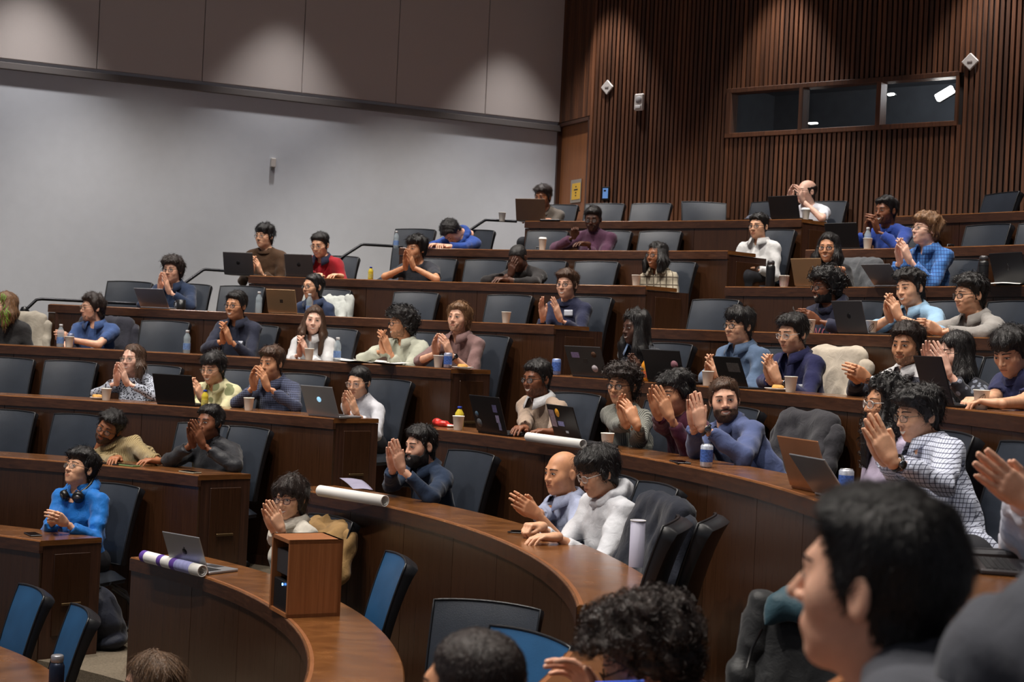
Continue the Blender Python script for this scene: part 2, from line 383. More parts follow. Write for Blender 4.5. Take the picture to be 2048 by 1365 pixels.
# ---------------------------------------------------------------- heads.  local frame: +y face, +z up, +x the person's right
def head_base(g, p):
    w, j, l = p.get('w', 1), p.get('jaw', 1), p.get('l', 1)
    g.ell((0, -.014, .032), (.076 * w, .096, .084), k=.02)
    g.ell((0, .028, -.028), (.064 * w, .060, .084 * l), k=.03)
    g.ell((0, .030, -.070 * l), (.052 * w * j, .052, .042), k=.03)
    g.ell((0, .066, -.098 * l), (.023 * j, .022, .018), k=.025)
    g.rc((0, -.022, -.06), (0, -.045, -.22), .051 * p.get('neck', 1), .056 * p.get('neck', 1), k=.03)
def head_field(p, h):
    g = Grid((-.11, -.15, -.235), (.11, .15, .15), h); head_base(g, p)
    w = p.get('w', 1); n = p.get('nose', 1); l = p.get('l', 1)
    for s in (-1, 1):
        g.ell((s * .044 * w, .052, -.022), (.021, .022, .022), k=.03)            # cheekbone
        if p.get('smile', 0) > 0: g.ell((s * .036 * w, .066, -.036), (.019, .016, .016), k=.018)
    g.rc((-.032 * w, .076, .022), (.032 * w, .076, .022), .012, .012, k=.022)    # brow ridge
    for s in (-1, 1): g.ell((s * .031, .102, .001), (.018, .017, .012), k=.012, sub=True)
    for s in (-1, 1): g.ell((s * .031, .0765, .001), (.0155, .0125, .0115), k=.006)
    g.rc((0, .084, .014), (0, .084 + .024 * n, -.030), .0085, .0105, k=.014)     # nose
    for s in (-1, 1): g.ell((s * .0125, .092 + .004 * n, -.033), (.0085, .011, .0075), k=.008)
    g.ell((0, .080, -.062 * l), (.028, .013, .016), k=.02)                       # mouth mound
    for s in (-1, 1):
        R = np.array([[math.cos(.35 * s), -math.sin(.35 * s), 0], [math.sin(.35 * s), math.cos(.35 * s), 0], [0, 0, 1]])
        g.ell((s * .080 * w, -.012, -.008), (.007, .019, .031), R, k=.006)
        g.ell((s * .086 * w, -.006, -.006), (.005, .010, .018), R, k=.006, sub=True)
    return g
def head_mesh(p, h):
    g = head_field(p, h); V, Q = g.mesh(); mi = np.zeros(len(Q), int)
    f = g.f; ins = f < 0; ny = f.shape[1]
    last = ny - 1 - np.argmax(ins[:, ::-1, :], axis=1); anyi = ins.any(1); last = np.where(anyi, np.minimum(last, ny - 2), ny // 2)
    ii, kk = np.indices(last.shape); fa = f[ii, last, kk]; fb = f[ii, last + 1, kk]; Y = g.ax[1][last] + h * np.clip(fa / (fa - fb - 1e-9), 0, 1)
    def ys(x, z):
        a = np.clip((x - g.lo[0]) / h, 0, f.shape[0] - 2.001); b = np.clip((z - g.lo[2]) / h, 0, f.shape[2] - 2.001)
        i, k = a.astype(int), b.astype(int); a, b = a - i, b - k
        return (Y[i, k] * (1 - a) + Y[i + 1, k] * a) * (1 - b) + (Y[i, k + 1] * (1 - a) + Y[i + 1, k + 1] * a) * b
    Vs, Qs, Ms = [V], [Q], [mi]; cnt = [len(V)]
    def patch(X, Z, m, off):
        n, k = X.shape; P = np.stack([X, ys(X, Z) + off, Z], -1).reshape(-1, 3); I = np.arange(n * k).reshape(n, k) + cnt[0]
        q = np.stack([I[:-1, :-1], I[1:, :-1], I[1:, 1:], I[:-1, 1:]], -1).reshape(-1, 4)
        Vs.append(P); Qs.append(q); Ms.append(np.full(len(q), m)); cnt[0] += n * k
    t = np.linspace(-1, 1, 11)[:, None]; l = p.get('l', 1); eo = p.get('eye', .85); sm = p.get('smile', 0); op = p.get('open', 0); gx = p.get('gaze', 0) * .004
    for s in (-1, 1):
        q = np.linspace(0, 1, 4)[None, :]; cx = s * .0315
        up = .0056 * eo * (1 - t * t) ** .7 + .001; lo = -.0044 * eo * (1 - t * t) ** .7
        patch(cx + t * .0145 + 0 * q, .0015 + lo + (up - lo) * q, 1, .0010)
        a = np.linspace(0, 2 * math.pi, 13)[:, None]; r = np.array([[.0002, .0066]])
        patch(cx + gx + r * np.cos(a), .0015 + np.clip(r * np.sin(a), -.0042 * eo, .0050 * eo), 2, .0022)
        patch(cx + t * .0160 + 0 * q[:, :2], .0015 + up + np.array([[0, .0022]]), 2, .0024)
        tb = np.linspace(0, 1, 9)[:, None]; bx = .012 + tb * .040; bz = .0215 + .007 * np.sin(tb * 2.4) - .004 * tb; th = .0068 * p.get('brow', 1) * (1 - tb * .55)
        patch(s * bx + 0 * q[:, :3], bz + th * (np.array([[0, .5, 1]])), 4, .0022)
    zc = -.0635 * l; hw = .0235 + .006 * sm
    zl = zc + sm * .0065 * t * t; e = (1 - t * t); g1 = op * .014 * e
    patch(hw * t + 0 * np.zeros((1, 3)), zl + np.array([[0, .5, 1]]) * .0070 * np.sqrt(e) * (1 - .35 * sm), 3, .0016)
    if op > 0: patch(hw * .92 * t + np.zeros((1, 2)), zl * 1 - np.array([[0, 1]]) * g1, 5, .0009)
    else: patch(hw * t + np.zeros((1, 2)), zl + np.array([[-.0006, .0008]]), 2, .0022)
    patch(hw * .93 * t + np.zeros((1, 3)), zl - g1 - np.array([[0, .5, 1]]) * .0085 * np.sqrt(e), 3, .0018)
    for s in (-1, 1):
        a = np.linspace(0, 2 * math.pi, 9)[:, None]; r = np.array([[.0002, .0042]]); patch(s * .0085 + r * np.cos(a), -.0395 + .6 * r * np.sin(a), 2, .0006)
    return np.concatenate(Vs), np.concatenate(Qs), np.concatenate(Ms)
HEADS = {}
def get_head(p, h):
    k = (tuple(sorted(p.items())), h)
    if k not in HEADS: HEADS[k] = head_mesh(p, h)
    return HEADS[k]

HY = [-.14, -.06, -.025, -.006, .012, .030, .052, .075, .16]
def hair_mesh(style, p, seed, h):
    st = dict(ts=.010, tt=.020, tb=.012, tf=.0, amp=.0035, freq=150, line=0.0, fringe=0.0, long=0, bun=0, bald=0, side=0, nape=0)
    st.update(style); L = st['long']
    g = Grid((-.16, -.19, -.16 - L if L else -.16), (.16, .17, .20), h); head_base(g, p)
    x, y, z = g.xyz(); w = p.get('w', 1)
    t = st['ts'] + (st['tt'] - st['ts']) * sstep(z, .02, .10) + (st['tb'] - st['ts']) * sstep(-y, .02, .09) * sstep(.10 - z, 0, .06)
    t = t + st['tf'] * sstep(y, .0, .07) * sstep(z, .045, .085)
    nz = tnoise(x, y, z, st['freq'], seed, 6, (1, 1, .45 if st['freq'] < 200 else 1)); nz = np.sign(nz) * np.abs(nz) ** .8
    lowf = tnoise(x, y, z, 45, seed + 7, 4)
    f = g.f - t - st['amp'] * nz - .003 * lowf * (1 if st['tt'] > .01 else .2)
    HZ = [-.098 + st['nape'], -.085 + st['nape'], -.055, -.030, -.034, .012, .048, .064, .068]
    zl = np.interp(g.ax[1], HY, HZ).astype(np.float32)[None, :, None] + st['line'] * sstep(y, .02, .05) + .004 * tnoise(x, y, z, 120, seed + 3, 3)
    zl = zl - st['side'] * (1 - sstep(y, .03, .06)) 
    if st['fringe']: zl = zl - st['fringe'] * sstep(y, .03, .07) * (1 + .35 * tnoise(x, y, z, 90, seed + 5, 3))
    tap = st.get('taper', .025)
    f = f + (t - .002) * (1 - sstep(z - zl, 0, tap)) * (.85 if not st['fringe'] else .35)
    f = np.maximum(f, (zl - z) * .8)
    if st['bald']: f = np.maximum(f, np.sqrt((x / 1.0) ** 2 + ((y - .02) / 1.2) ** 2 + ((z - .125) / 1.0) ** 2) * -1 + st['bald'])
    g.f = f.astype(np.float32)
    if L:
        rg = np.random.default_rng(seed)
        n = 11
        for i in range(n):
            a = math.radians(-125 + 250 * i / (n - 1)); sx, cy = math.sin(a), -math.cos(a)
            top = np.array([sx * .070 * w, cy * .075 - .014, .03]); bot = np.array([sx * (.085 + .02 * (abs(sx))), cy * .075 - .01 + .055 * abs(sx) ** 2, -.10 - L * rg.uniform(.55, .95)])
            mid = (top + bot) / 2 + np.array([sx * .018, cy * .012, 0]); r = st.get('lr', .026)
            g.rc(top, mid, r * .8, r, k=.02); g.rc(mid, bot, r, r * .55, k=.02)
        g.f = (g.f - st['amp'] * tnoise(x, y, z, st['freq'] * .9, seed + 11, 5, (1, 1, .25))).astype(np.float32)
        g.ell((0, .105, -.028), (.060, .085, .105), k=.012, sub=True)
        g.rc((0, .02, -.09), (0, .06, -.35), .050, .06, k=.02, sub=True)
    if st['bun']: g.ell((0, -.105, .035 * st['bun']), (.034, .032, .034), k=.015)
    for a, b, r1, r2 in st.get('extra', []): g.rc(a, b, r1, r2, k=.012)
    return g.mesh()
def strands(V, Q, n, seed, L=.035, w=.004, curl=False, down=False, lift=.010):
    """tapered ribbons lying on the hair surface so that it does not read as a smooth cap"""
    rg = np.random.default_rng(seed); a = V[Q[:, 1]] - V[Q[:, 0]]; b = V[Q[:, 3]] - V[Q[:, 0]]; Nn = np.cross(a, b); Nn /= np.linalg.norm(Nn, axis=1)[:, None] + 1e-12
    c = V[Q].mean(1); out = ((c - np.array([0, -.014, .03])) * Nn).sum(1); Nn[out < 0] *= -1 if False else 1
    if out.mean() < 0: Nn = -Nn
    ok = np.where(((c - np.array([0, -.014, .0])) * Nn).sum(1) > .02)[0]
    if len(ok) == 0: return V, Q
    k = rg.choice(ok, n); P = c[k]; M = Nn[k]
    D = P - np.array([0, -.045, .135]) + rg.normal(size=(n, 3)) * .035
    if down: D = np.array([0, 0, -1.0]) + rg.normal(size=(n, 3)) * .12 + 0 * P
    if curl: D = rg.normal(size=(n, 3))
    D -= M * (D * M).sum(1)[:, None]; D /= np.linalg.norm(D, axis=1)[:, None] + 1e-9; B = np.cross(M, D)
    ls = L * rg.uniform(.6, 1.3, n)[:, None]; lf = lift * rg.uniform(.2, 1.3, n)[:, None]; pts = []
    if curl:
        r = ls * .30; m = 6
        for i in range(m):
            t = 5.4 * i / (m - 1); pts.append(P + D * (np.cos(t) * r) + M * (np.sin(t) * r * .9 + r * .55) + B * (t * r * .30))
    else:
        m = 4
        for i, (f, q) in enumerate(((0, -.15), (.33, .75), (.7, 1.0), (1, .65))): pts.append(P + D * (f - .3) * ls + M * (q * lf) + B * (ls * .12 * np.sin(f * 3 + P[:, :1] * 60)))
    W = w * rg.uniform(.6, 1.3, n)[:, None]; vs = []
    for i, p in enumerate(pts):
        tp = (1 - i / (m - 1)) ** .6 * .9 + .1 if not curl else 1.0
        side = (B if not curl else (B * .7 + M * .7)) * W * tp * .5; vs += [p - side, p + side]
    A = np.stack(vs, 1).reshape(-1, 3); base = (np.arange(n) * 2 * m)[:, None, None]; i = np.arange(m - 1)[None, :, None]
    q = (base + i * 2 + np.array([0, 1, 3, 2])[None, None, :]).reshape(-1, 4)
    return np.concatenate([V, A]), np.concatenate([Q, q + len(V)])
def beard_mesh(p, seed, h, th=.007, hi=-.030, mous=True):
    g = Grid((-.10, -.06, -.15), (.10, .14, .03), h); l = p.get('l', 1)
    g2 = head_field(p, h); g.f[:] = 1
    # resample by rebuilding the same head on the beard grid
    head_base(g, p); w = p.get('w', 1)
    for s in (-1, 1): g.ell((s * .044 * w, .052, -.022), (.021, .022, .022), k=.03)
    g.ell((0, .080, -.062 * l), (.028, .013, .016), k=.02)
    x, y, z = g.xyz()
    f = g.f - th * (.5 + .5 * sstep(-z, .03, .10)) - .0022 * tnoise(x, y, z, 210, seed, 5, (1, 1, .5))
    zt = np.interp(g.ax[1], [-.05, -.005, .012, .03, .055, .075, .12], [-.20, -.02, .0, hi - .015, hi - .028, hi - .030 if not mous else hi - .016, hi - .014]).astype(np.float32)[None, :, None]
    f = np.maximum(f, (z - zt)); f = np.maximum(f, -.02 - y + .012); f = np.maximum(f, (-.112 * l - z) * .8 - th * 1.2)
    g.f = f.astype(np.float32)
    g.ell((0, .10, -.0635 * l), (.024 + .006 * p.get('smile', 0), .05, .0075 + .005 * p.get('open', 0)), k=.003, sub=True)
    return g.mesh()

# ---------------------------------------------------------------- hands.  wrist at origin, fingers +y, palm faces -z (right hand: thumb on -x)
HANDS = {}
HPOSE = {'flat': ([4, 6, 4], 3.0, 0), 'soft': ([14, 16, 10], 2.2, 0), 'cup': ([30, 34, 18], 1.0, 1), 'fist': ([58, 72, 40], .5, 1), 'rest': ([22, 26, 12], 3.0, 0)}
def get_hand(pose, left, h):
    k = (pose, left, h)
    if k in HANDS: return HANDS[k]
    bend, spread, thin = HPOSE[pose]; g = Grid((-.085, -.045, -.10), (.085, .205, .05), h)
    g.rc((0, -.012, 0), (0, .012, 0), .0255, .0245, k=.01)
    xs = [-.0285, -.0095, .0095, .0275]; ln = [(.044, .026, .021), (.048, .030, .022), (.045, .028, .021), (.035, .021, .019)]; ys = [.088, .092, .088, .080]
    for x, y in zip(xs, ys): g.rc((x * .6, .014, -.001), (x, y, 0), .0165, .0118, k=.014)
    g.ell((0, .045, -.004), (.036, .048, .015), k=.012)
    g.rc((-.016, .018, -.008), (-.036, .048, -.016), .017, .0125, k=.012)
    if thin: tp = [(-.036, .048, -.016), (-.040, .078, -.030), (-.026, .100, -.040)]
    else: tp = [(-.036, .048, -.016), (-.052, .074, -.018), (-.056, .101, -.016)]
    g.rc(tp[0], tp[1], .0115, .0100, k=.008); g.rc(tp[1], tp[2], .0098, .0078, k=.003)
    for i, x in enumerate(xs):
        a = math.radians((i - 1.5) * -spread * -1); P = np.array([x, ys[i], 0.0]); bb = 0; r = .0092 if i < 3 else .0082
        for s in range(3):
            bb += math.radians(bend[s]); d = np.array([math.sin(a) * math.cos(bb), math.cos(a) * math.cos(bb), -math.sin(bb)])
            Q = P + d * ln[i][s]; g.rc(P, Q, r, r * .92, k=.0025 if s else .006); P = Q; r *= .92
    V, Q = g.mesh()
    if left: V = V * np.array([-1, 1, 1]); Q = Q[:, ::-1]
    HANDS[k] = (V, Q); return V, Q

# ---------------------------------------------------------------- people
def ik(S, W, L1, L2, pole, zmin=None, ydesk=.2):
    d = W - S; D = np.linalg.norm(d); mx = (L1 + L2) * .995
    if D > mx: sc = D / mx; L1 *= sc; L2 *= sc
    D = max(D, abs(L1 - L2) + .02); u = unit(d)
    a = (L1 * L1 - L2 * L2 + D * D) / (2 * D); hh = math.sqrt(max(L1 * L1 - a * a, 0)); c = S + u * a
    e1 = unit(pole - u * (pole @ u)); e2 = np.cross(u, e1); best = None
    for t in np.linspace(-1.4, 1.4, 29):
        E = c + hh * (e1 * math.cos(t) + e2 * math.sin(t)); cost = t * t * .6
        if zmin is not None and E[1] > ydesk: cost += max(0, zmin + .045 - E[2]) ** 2 * 300
        cost += max(0, .20 - abs(E[0])) ** 2 * 40 + max(0, abs(E[0]) - .30) ** 2 * 60 + max(0, E[2] - S[2] + .12) ** 2 * 30
        if best is None or cost < best[0]: best = (cost, E)
    return best[1]
def rotm(yaw, pitch, roll):
    """face direction +y turned by yaw (ccw seen from above), pitch (down positive), roll"""
    cy, sy = math.cos(yaw), math.sin(yaw); Rz = np.array([[cy, -sy, 0], [sy, cy, 0], [0, 0, 1]])
    c, s = math.cos(-pitch), math.sin(-pitch); Rx = np.array([[1, 0, 0], [0, c, -s], [0, s, c]])
    c, s = math.cos(roll), math.sin(roll); Ry = np.array([[c, 0, s], [0, 1, 0], [-s, 0, c]])
    return Rz @ Rx @ Ry
def M4(R, t):
    M = np.eye(4); M[:3, :3] = R; M[:3, 3] = t; return Matrix(M.tolist())
SKIN = {'light': srgb(226, 178, 152), 'pale': srgb(232, 190, 170), 'tan': srgb(206, 152, 116), 'asian': srgb(222, 174, 142), 'brown': srgb(160, 106, 74), 'dbrown': srgb(128, 82, 58), 'black': srgb(82, 54, 42)}
HAIRC = {'black': srgb(26, 23, 23), 'dark': srgb(42, 32, 28), 'brown': srgb(74, 52, 38), 'lbrown': srgb(118, 86, 58), 'mbrown': srgb(98, 74, 54), 'blond': srgb(150, 116, 78), 'grey': srgb(96, 90, 86), 'green': srgb(110, 150, 40)}
EYEW = plain('eye_white', srgb(196, 186, 178), .3, var=0); EYED = plain('eye_dark', srgb(28, 20, 18), .25, var=0); TEETH = plain('teeth', srgb(232, 226, 214), .3, var=0)
def lipmat(sk): c = SKIN[sk]; return plain('lips_' + sk, (c[0] * .80, c[1] * .56, c[2] * .54), .42, var=.06)
BLACKP = plain('black_plastic', srgb(20, 20, 22), .35, var=0)
PEOPLE = {}
def person(name, row, hu, hv, label, hr=.60, yaw=40, pitch=5, roll=0, tyaw=0, sk='light', hc='dark', hair=None, head=None, hscale=1.0, top=None, sleeve='long', collar='crew', collar_mat=None,
           hands=None, beard=None, glasses=None, trousers=None, fem=False, build=1.0, vox=None, extras=(), pel=None, lean=0.0, seat=True, pelr=.70, hood=None, watch=None, tagat=None, wr=.006, az=None, pofs=.05, quilt=0, bighood=False, chair=True, floor=None, pz=.50):
    """row = the desk in front; (hu, hv) = where the head shows; hr = how far behind the desk's front edge the head is"""
    if pel == 'depth': Hw = atdepth(hu, hv, hr); r_p = math.hypot(Hw[0] - OX, Hw[1] - OY) + pofs
    else: Hw = oncyl(hu, hv, RR(row) + hr); r_p = RR(row) + pelr
    dep = Hw[1]; a0 = azim(Hw) + math.radians(lean) if az is None else math.radians(az)
    P = polar(r_p, a0); fl = ZF(row) if floor is None else floor
    face = math.pi / 2 + 0; ang = a0 + math.pi - math.pi / 2 + math.radians(tyaw)      # rotation so that local +y looks at the room's centre
    root = empty('person', (P[0], P[1], fl), ang, label, 'person', 'seated audience')
    c, s = math.cos(ang), math.sin(ang); RW = np.array([[c, -s, 0], [s, c, 0], [0, 0, 1]])
    loc = lambda q: RW.T @ (np.array(q, float) - np.array([P[0], P[1], fl]))
    H = loc(Hw)
    tocam = np.array([0, 0]) - Hw[:2]; ca = math.atan2(tocam[1], tocam[0]) - math.radians(yaw)   # yaw>0: turned to the left of the picture
    hy = ca - math.pi / 2 - ang
    RH = rotm(hy, math.radians(pitch), math.radians(roll)) * hscale
    vox = vox or min(max(dep * .00050, .0042), .0068)
    p = dict(head or {}); hd = get_head(p, round(vox * 1.15, 4) if vox < .004 else (.0054 if vox < .0052 else .0068)); hvx = .0054 if vox < .0052 else .0068
    up = np.array([0, 0, 1.0]); Pv = np.array([0, 0, pz]); ax = unit(H - np.array([0, .0, .12]) - Pv); nd = unit(ax * .55 + up * .45)
    fw = unit(np.array([0, 1.0, 0]) - ax * ax[1]); X = unit(np.cross(fw, unit(ax * .4 + up * .6))); fw = unit(fw - X * (X @ fw)); ax = np.cross(X, fw)
    Nk = H + RH @ np.array([0, -.026, -.085]) - nd * .068 * hscale
    Rt = np.stack([X, fw, ax], 1); B = build * (.9 if fem else 1.0); sw = .165 * B
    Cc = Nk - ax * .185; S = {1: Nk - ax * .062 + X * sw, -1: Nk - ax * .062 - X * sw}
    tl = np.linalg.norm(Nk - Pv)
    # ---- hands and arms
    zdesk = ZD(row) - fl; W = {}; FD = {}; PD = {}; HP = {}
    hands = hands or dict(t='down')
    t = hands['t']
    def wp(key, dflt=None):
        q = hands.get(key, dflt); 
        if q is None: return None
        return loc(oncyl(q[0], q[1], RR(row) + q[2])) if not (len(q) > 3) else loc(atdepth(q[0], q[1], q[2]))
    if t in ('clap', 'clasp', 'pray'):
        C = wp('c'); gap = hands.get('gap', .045 if t != 'clasp' else .05); f0 = unit(hands.get('f', (0, .45, .85)))
        side = unit(hands.get('side', (1, 0, 0)))
        for sgn in (1, -1):
            f = unit(f0 + side * (-sgn) * hands.get('conv', .12)); wr0 = C - f * .085 + side * sgn * (gap / 2 + .012)
            if 'split' in hands: wr0 = wr0 + np.array(hands['split']) * sgn
            W[sgn] = wr0; FD[sgn] = f; PD[sgn] = unit(-side * sgn + np.array(hands.get('pt', (0, 0, 0))))
            HP[sgn] = hands.get('pose', {'clap': 'soft', 'pray': 'flat', 'clasp': 'cup'}[t])
    elif t == 'two':                                             # two independent hands
        for sgn, key in ((1, 'R'), (-1, 'L')):
            q = hands[key]; C = wp(key); f = unit(q[3] if len(q) == 4 and not np.isscalar(q[3]) else hands.get('f' + key, (-.35 * sgn, .9, .1)))
            W[sgn] = C - f * .07; FD[sgn] = f; PD[sgn] = unit(hands.get('p' + key, (0, 0, -1))); HP[sgn] = hands.get('pose' + key, 'rest')
    else:                                                        # in the lap, under the desk
        for sgn in (1, -1): W[sgn] = np.array([sgn * .13, .30, .62]); FD[sgn] = unit((-.3 * sgn, 1, -.1)); PD[sgn] = np.array([0, 0, -1.0]); HP[sgn] = 'rest'
    L1, L2 = .285 * build, .255 * build; E = {}
    for sgn in (1, -1):
        if t in ('two', 'clap', 'pray', 'clasp'):
            if not hands.get('free'): W[sgn][2] = max(W[sgn][2], zdesk + .035)
        E[sgn] = ik(S[sgn], W[sgn], L1, L2, np.array([sgn * hands.get('out', .45), -.15, -1.0]), zdesk if (W[sgn][2] > zdesk - .05 and t != 'down') else None, r_p - RR(row) - DESK_D - .05)
    pts = np.array([S[1], S[-1], E[1], E[-1], W[1], W[-1], Pv, Nk]); lo = pts.min(0) - .24; hi = pts.max(0) + .20; lo[2] = min(lo[2], .36)
    bv = max(.0145, min(.021, dep * .00155)) if vox > .004 else .012
    g = Grid(lo, hi, bv)
    g.ell(Pv + np.array([0, 0, .02]), (.175 * B, .135 * B, .13), k=.04)
    mid = (Pv + Cc) / 2; La = np.linalg.norm(Cc - Pv) / 2 + .07
    g.ell(mid, (.150 * B * (.92 if fem else 1), .115 * B, La), Rt, k=.05)
    g.ell(Cc, (.168 * B, .112 * B, .185), Rt, k=.05)
    if fem:
        for sgn in (1, -1): g.ell(Cc + X * sgn * .07 + fw * .065 - ax * .02, (.062, .06, .065), Rt, k=.04)
    for sgn in (1, -1):
        g.rc(Nk + ax * .0 - fw * .01, S[sgn] + ax * .012, .062, .056 * B, k=.05)
        g.rc(S[sgn], E[sgn], .060 * B, .047 * B, k=.035); g.rc(E[sgn], W[sgn], .048 * B, .0385, k=.02)
    base = g.f.copy()
    # body: one continuous skin surface under the clothes
    if sleeve == 'long': gb = Grid(lo, hi, bv); gb.f = (base + .0125)[::2, ::2, ::2].copy(); gb.h = bv * 2; gb.n = np.array(gb.f.shape); gb.ax = [a[::2] for a in gb.ax]
    else: gb = Grid(lo, hi, bv); gb.f = base + .0125
    gb.rc(Nk - ax * .03, H + RH @ np.array([0, -.025, -.07]), .056 * p.get('neck', 1), .050 * p.get('neck', 1), k=.02)
    bV, bQ = gb.mesh()
    Vs = [bV, hd[0] @ RH.T + H]; Qs = [bQ, hd[1] + len(bV)]; Ms = [np.zeros(len(bQ), int), hd[2]]; cnt = len(bV) + len(hd[0])
    for sgn in (1, -1):
        hV, hQ = get_hand(HP[sgn], sgn < 0, .0048 if hvx < .006 else .006)
        y = FD[sgn]; z = -PD[sgn]; z = unit(z - y * (z @ y)); R = np.stack([np.cross(y, z), y, z], 1) * (.93 if fem else 1.0) * hands.get('hs', 1.0)
        Vs.append(hV @ R.T + W[sgn]); Qs.append(hQ + cnt); Ms.append(np.zeros(len(hQ), int)); cnt += len(hV)
    hm = hairmat('hair_' + hc, HAIRC[hc])
    me = mesh_np('body', np.concatenate(Vs), np.concatenate(Qs), [skin('skin_' + sk, SKIN[sk]), EYEW, EYED, lipmat(sk), hm, TEETH], np.concatenate(Ms))
    obj('body', me, root)
    # ---- clothes
    x, y, z = g.xyz(); sd = abs(hash(name)) % 1000 if False else sum(ord(ch) * (i + 1) for i, ch in enumerate(name)) % 997
    near = [W[1], W[-1], E[1], E[-1]]
    wn = tnoise(x, y, z, 42, sd, 5) * wr * .8 + (np.abs(tnoise(x, y, z, 34, sd + 1, 3)) - .6) * wr * 1.5 + (np.abs(tnoise(x, y, z, 70, sd + 2, 3)) - .6) * wr * .8
    g.f = (base + np.clip(wn, -.016, .007)).astype(np.float32)
    if quilt: g.f = (g.f - quilt * (np.abs(np.sin((z + .35 * y) * 62)) - .5)).astype(np.float32)
    for sgn in (1, -1):
        if sleeve == 'long': a = E[sgn] + (W[sgn] - E[sgn]) * .93; b = W[sgn] + unit(W[sgn] - E[sgn]) * .12; g.rc(a, b, .052, .07, k=.004, sub=True)
        elif sleeve == 'rolled': a = E[sgn] + (W[sgn] - E[sgn]) * .38; b = W[sgn] + unit(W[sgn] - E[sgn]) * .12; g.rc(a, b, .060, .07, k=.004, sub=True)
        else:
            a = S[sgn] + (E[sgn] - S[sgn]) * .80; g.rc(a + unit(E[sgn] - S[sgn]) * .05, E[sgn], .085, .075, k=.004, sub=True); g.rc(E[sgn], W[sgn] + unit(W[sgn] - E[sgn]) * .1, .075, .075, k=.004, sub=True)
    nf = unit(fw + up * .15)
    if collar in ('shirt', 'polo', 'v'): g.rc(Nk + fw * .06 + ax * .02, Nk + fw * .125 - ax * (.06 if collar != 'v' else .1), .038, .014, k=.006, sub=True)
    g.rc(Nk + ax * .035 - fw * 0.0, Nk + ax * .12, .060, .064, k=.006, sub=True)
    sV, sQ = g.mesh()
    tm = top or cloth('top_default', srgb(60, 60, 70))
    shirt = obj('shirt' if hood is None else 'hoodie', mesh_np('shirt', sV, sQ, [tm]), root)
    cm = collar_mat or tm
    def ringpt(phi, r, zz, fwd=.0): return Nk + X * (math.sin(phi) * r) + fw * (math.cos(phi) * r * .95 + fwd - .004) + ax * zz
    if collar in ('crew', 'turtle', 'v'):
        if collar == 'turtle': prof = [(.066, .0), (.067, .03), (.064, .058), (.057, .062), (.055, .03)]
        elif collar == 'crew': prof = [(.088, -.004), (.083, .016), (.072, .027), (.062, .024), (.060, .0)]
        else: prof = [(.090, -.004), (.084, .014), (.074, .022), (.068, .014)]
        ph = np.linspace(0, 2 * math.pi, 29); vd = .035 if collar == 'v' else .012
        G2 = [[ringpt(a, r + (.010 * max(0, math.cos(a)) if collar != 'turtle' else 0), zz - vd * max(0, math.cos(a)) ** 2 * (0 if collar == 'turtle' else 1)) for r, zz in prof] for a in ph]
        MB().sheet(G2).build('collar', cm, root)
    if collar in ('shirt', 'polo'):
        for sgn in (1, -1):
            ph = np.linspace(math.pi, .34, 12); G2 = []
            for i, a in enumerate(ph):
                q = (i / 11) ** 2; G2.append([ringpt(a * sgn, .070, .012 - .012 * q), ringpt(a * sgn, .071 + .004 * q, .052 - .016 * q, .004 * q), ringpt(a * sgn, .080 + .008 * q, .054 - .018 * q, .010 * q), ringpt(a * sgn, .106 + .016 * q, .020 - .052 * q, .024 * q)])
            MB().sheet(G2 if sgn > 0 else G2[::-1], .003).build('collar', cm, root)
    if hood is not None:
        gg = Grid(Nk - .36, Nk + .26, .010)
        if bighood:
            gg.ell(Nk - fw * .150 - ax * .150, (.20, .12, .085), Rt, k=.04); gg.ell(Nk - fw * .12 - ax * .20, (.21, .12, .10), Rt, k=.05)
            for sg in (-1, 1): gg.rc(Nk - fw * .13 + X * sg * .13 - ax * .09, Nk + fw * .06 + X * sg * .075 - ax * .07, .055, .03, k=.05)
        for i in range(0 if bighood else 13):
            a0_, a1_ = [math.pi * 2 * (k / 13) for k in (i, i + 1)]
            rr = lambda a: .034 + .026 * (1 - math.cos(a)) / 2
            q0 = ringpt(a0_, .088, .018 + .012 * (1 - math.cos(a0_)) - .03 * max(0, math.cos(a0_)), -.012); q1 = ringpt(a1_, .088, .018 + .012 * (1 - math.cos(a1_)) - .03 * max(0, math.cos(a1_)), -.012)
            gg.rc(q0, q1, rr(a0_) * .72, rr(a1_) * .72, k=.012)
        xx, yy, zz = gg.xyz(); gg.f = (gg.f + .006 * tnoise(xx, yy, zz, 70, sd + 5, 4)).astype(np.float32)
        gg.rc(Nk - ax * .08 + fw * .012, Nk + ax * .2 + fw * (.03 if not bighood else .10), .056, .062 if not bighood else .085, k=.008, sub=True)
        v, q = gg.mesh(); obj('hood', mesh_np('hood', v, q, [tm if hood is True else hood]), root)
    # trousers and shoes (shared mesh)
    legs(root, trousers or MATS['trouser_dark'], zdesk)
    # ---- hair, beard, glasses
    MH = M4(RH, H)
    if hair is not None:
        v, q = hair_mesh(hair, p, sd, hvx * 1.2 if vox > .004 else .0055)
        near = vox < .004; ns = 2600 if near else (620 if dep < 9.5 else 460); cu = hair.get('amp', 0) >= .007 and hair.get('freq', 0) >= 150 and hair.get('tt') != .030
        tt = hair.get('tt', .02); v, q = strands(v, q, hair.get('ns', ns), sd, hair.get('sl', max(.012, min(.05, tt * 1.7)) if not hair.get('long') else .09), .0018 if near else .0026 + dep * .0001, cu, bool(hair.get('long')), hair.get('lift', .004 if hair.get('long') else min(.014, tt * .5)))
        obj('hair', mesh_np('hair', v, q, [hm]), root, MH)
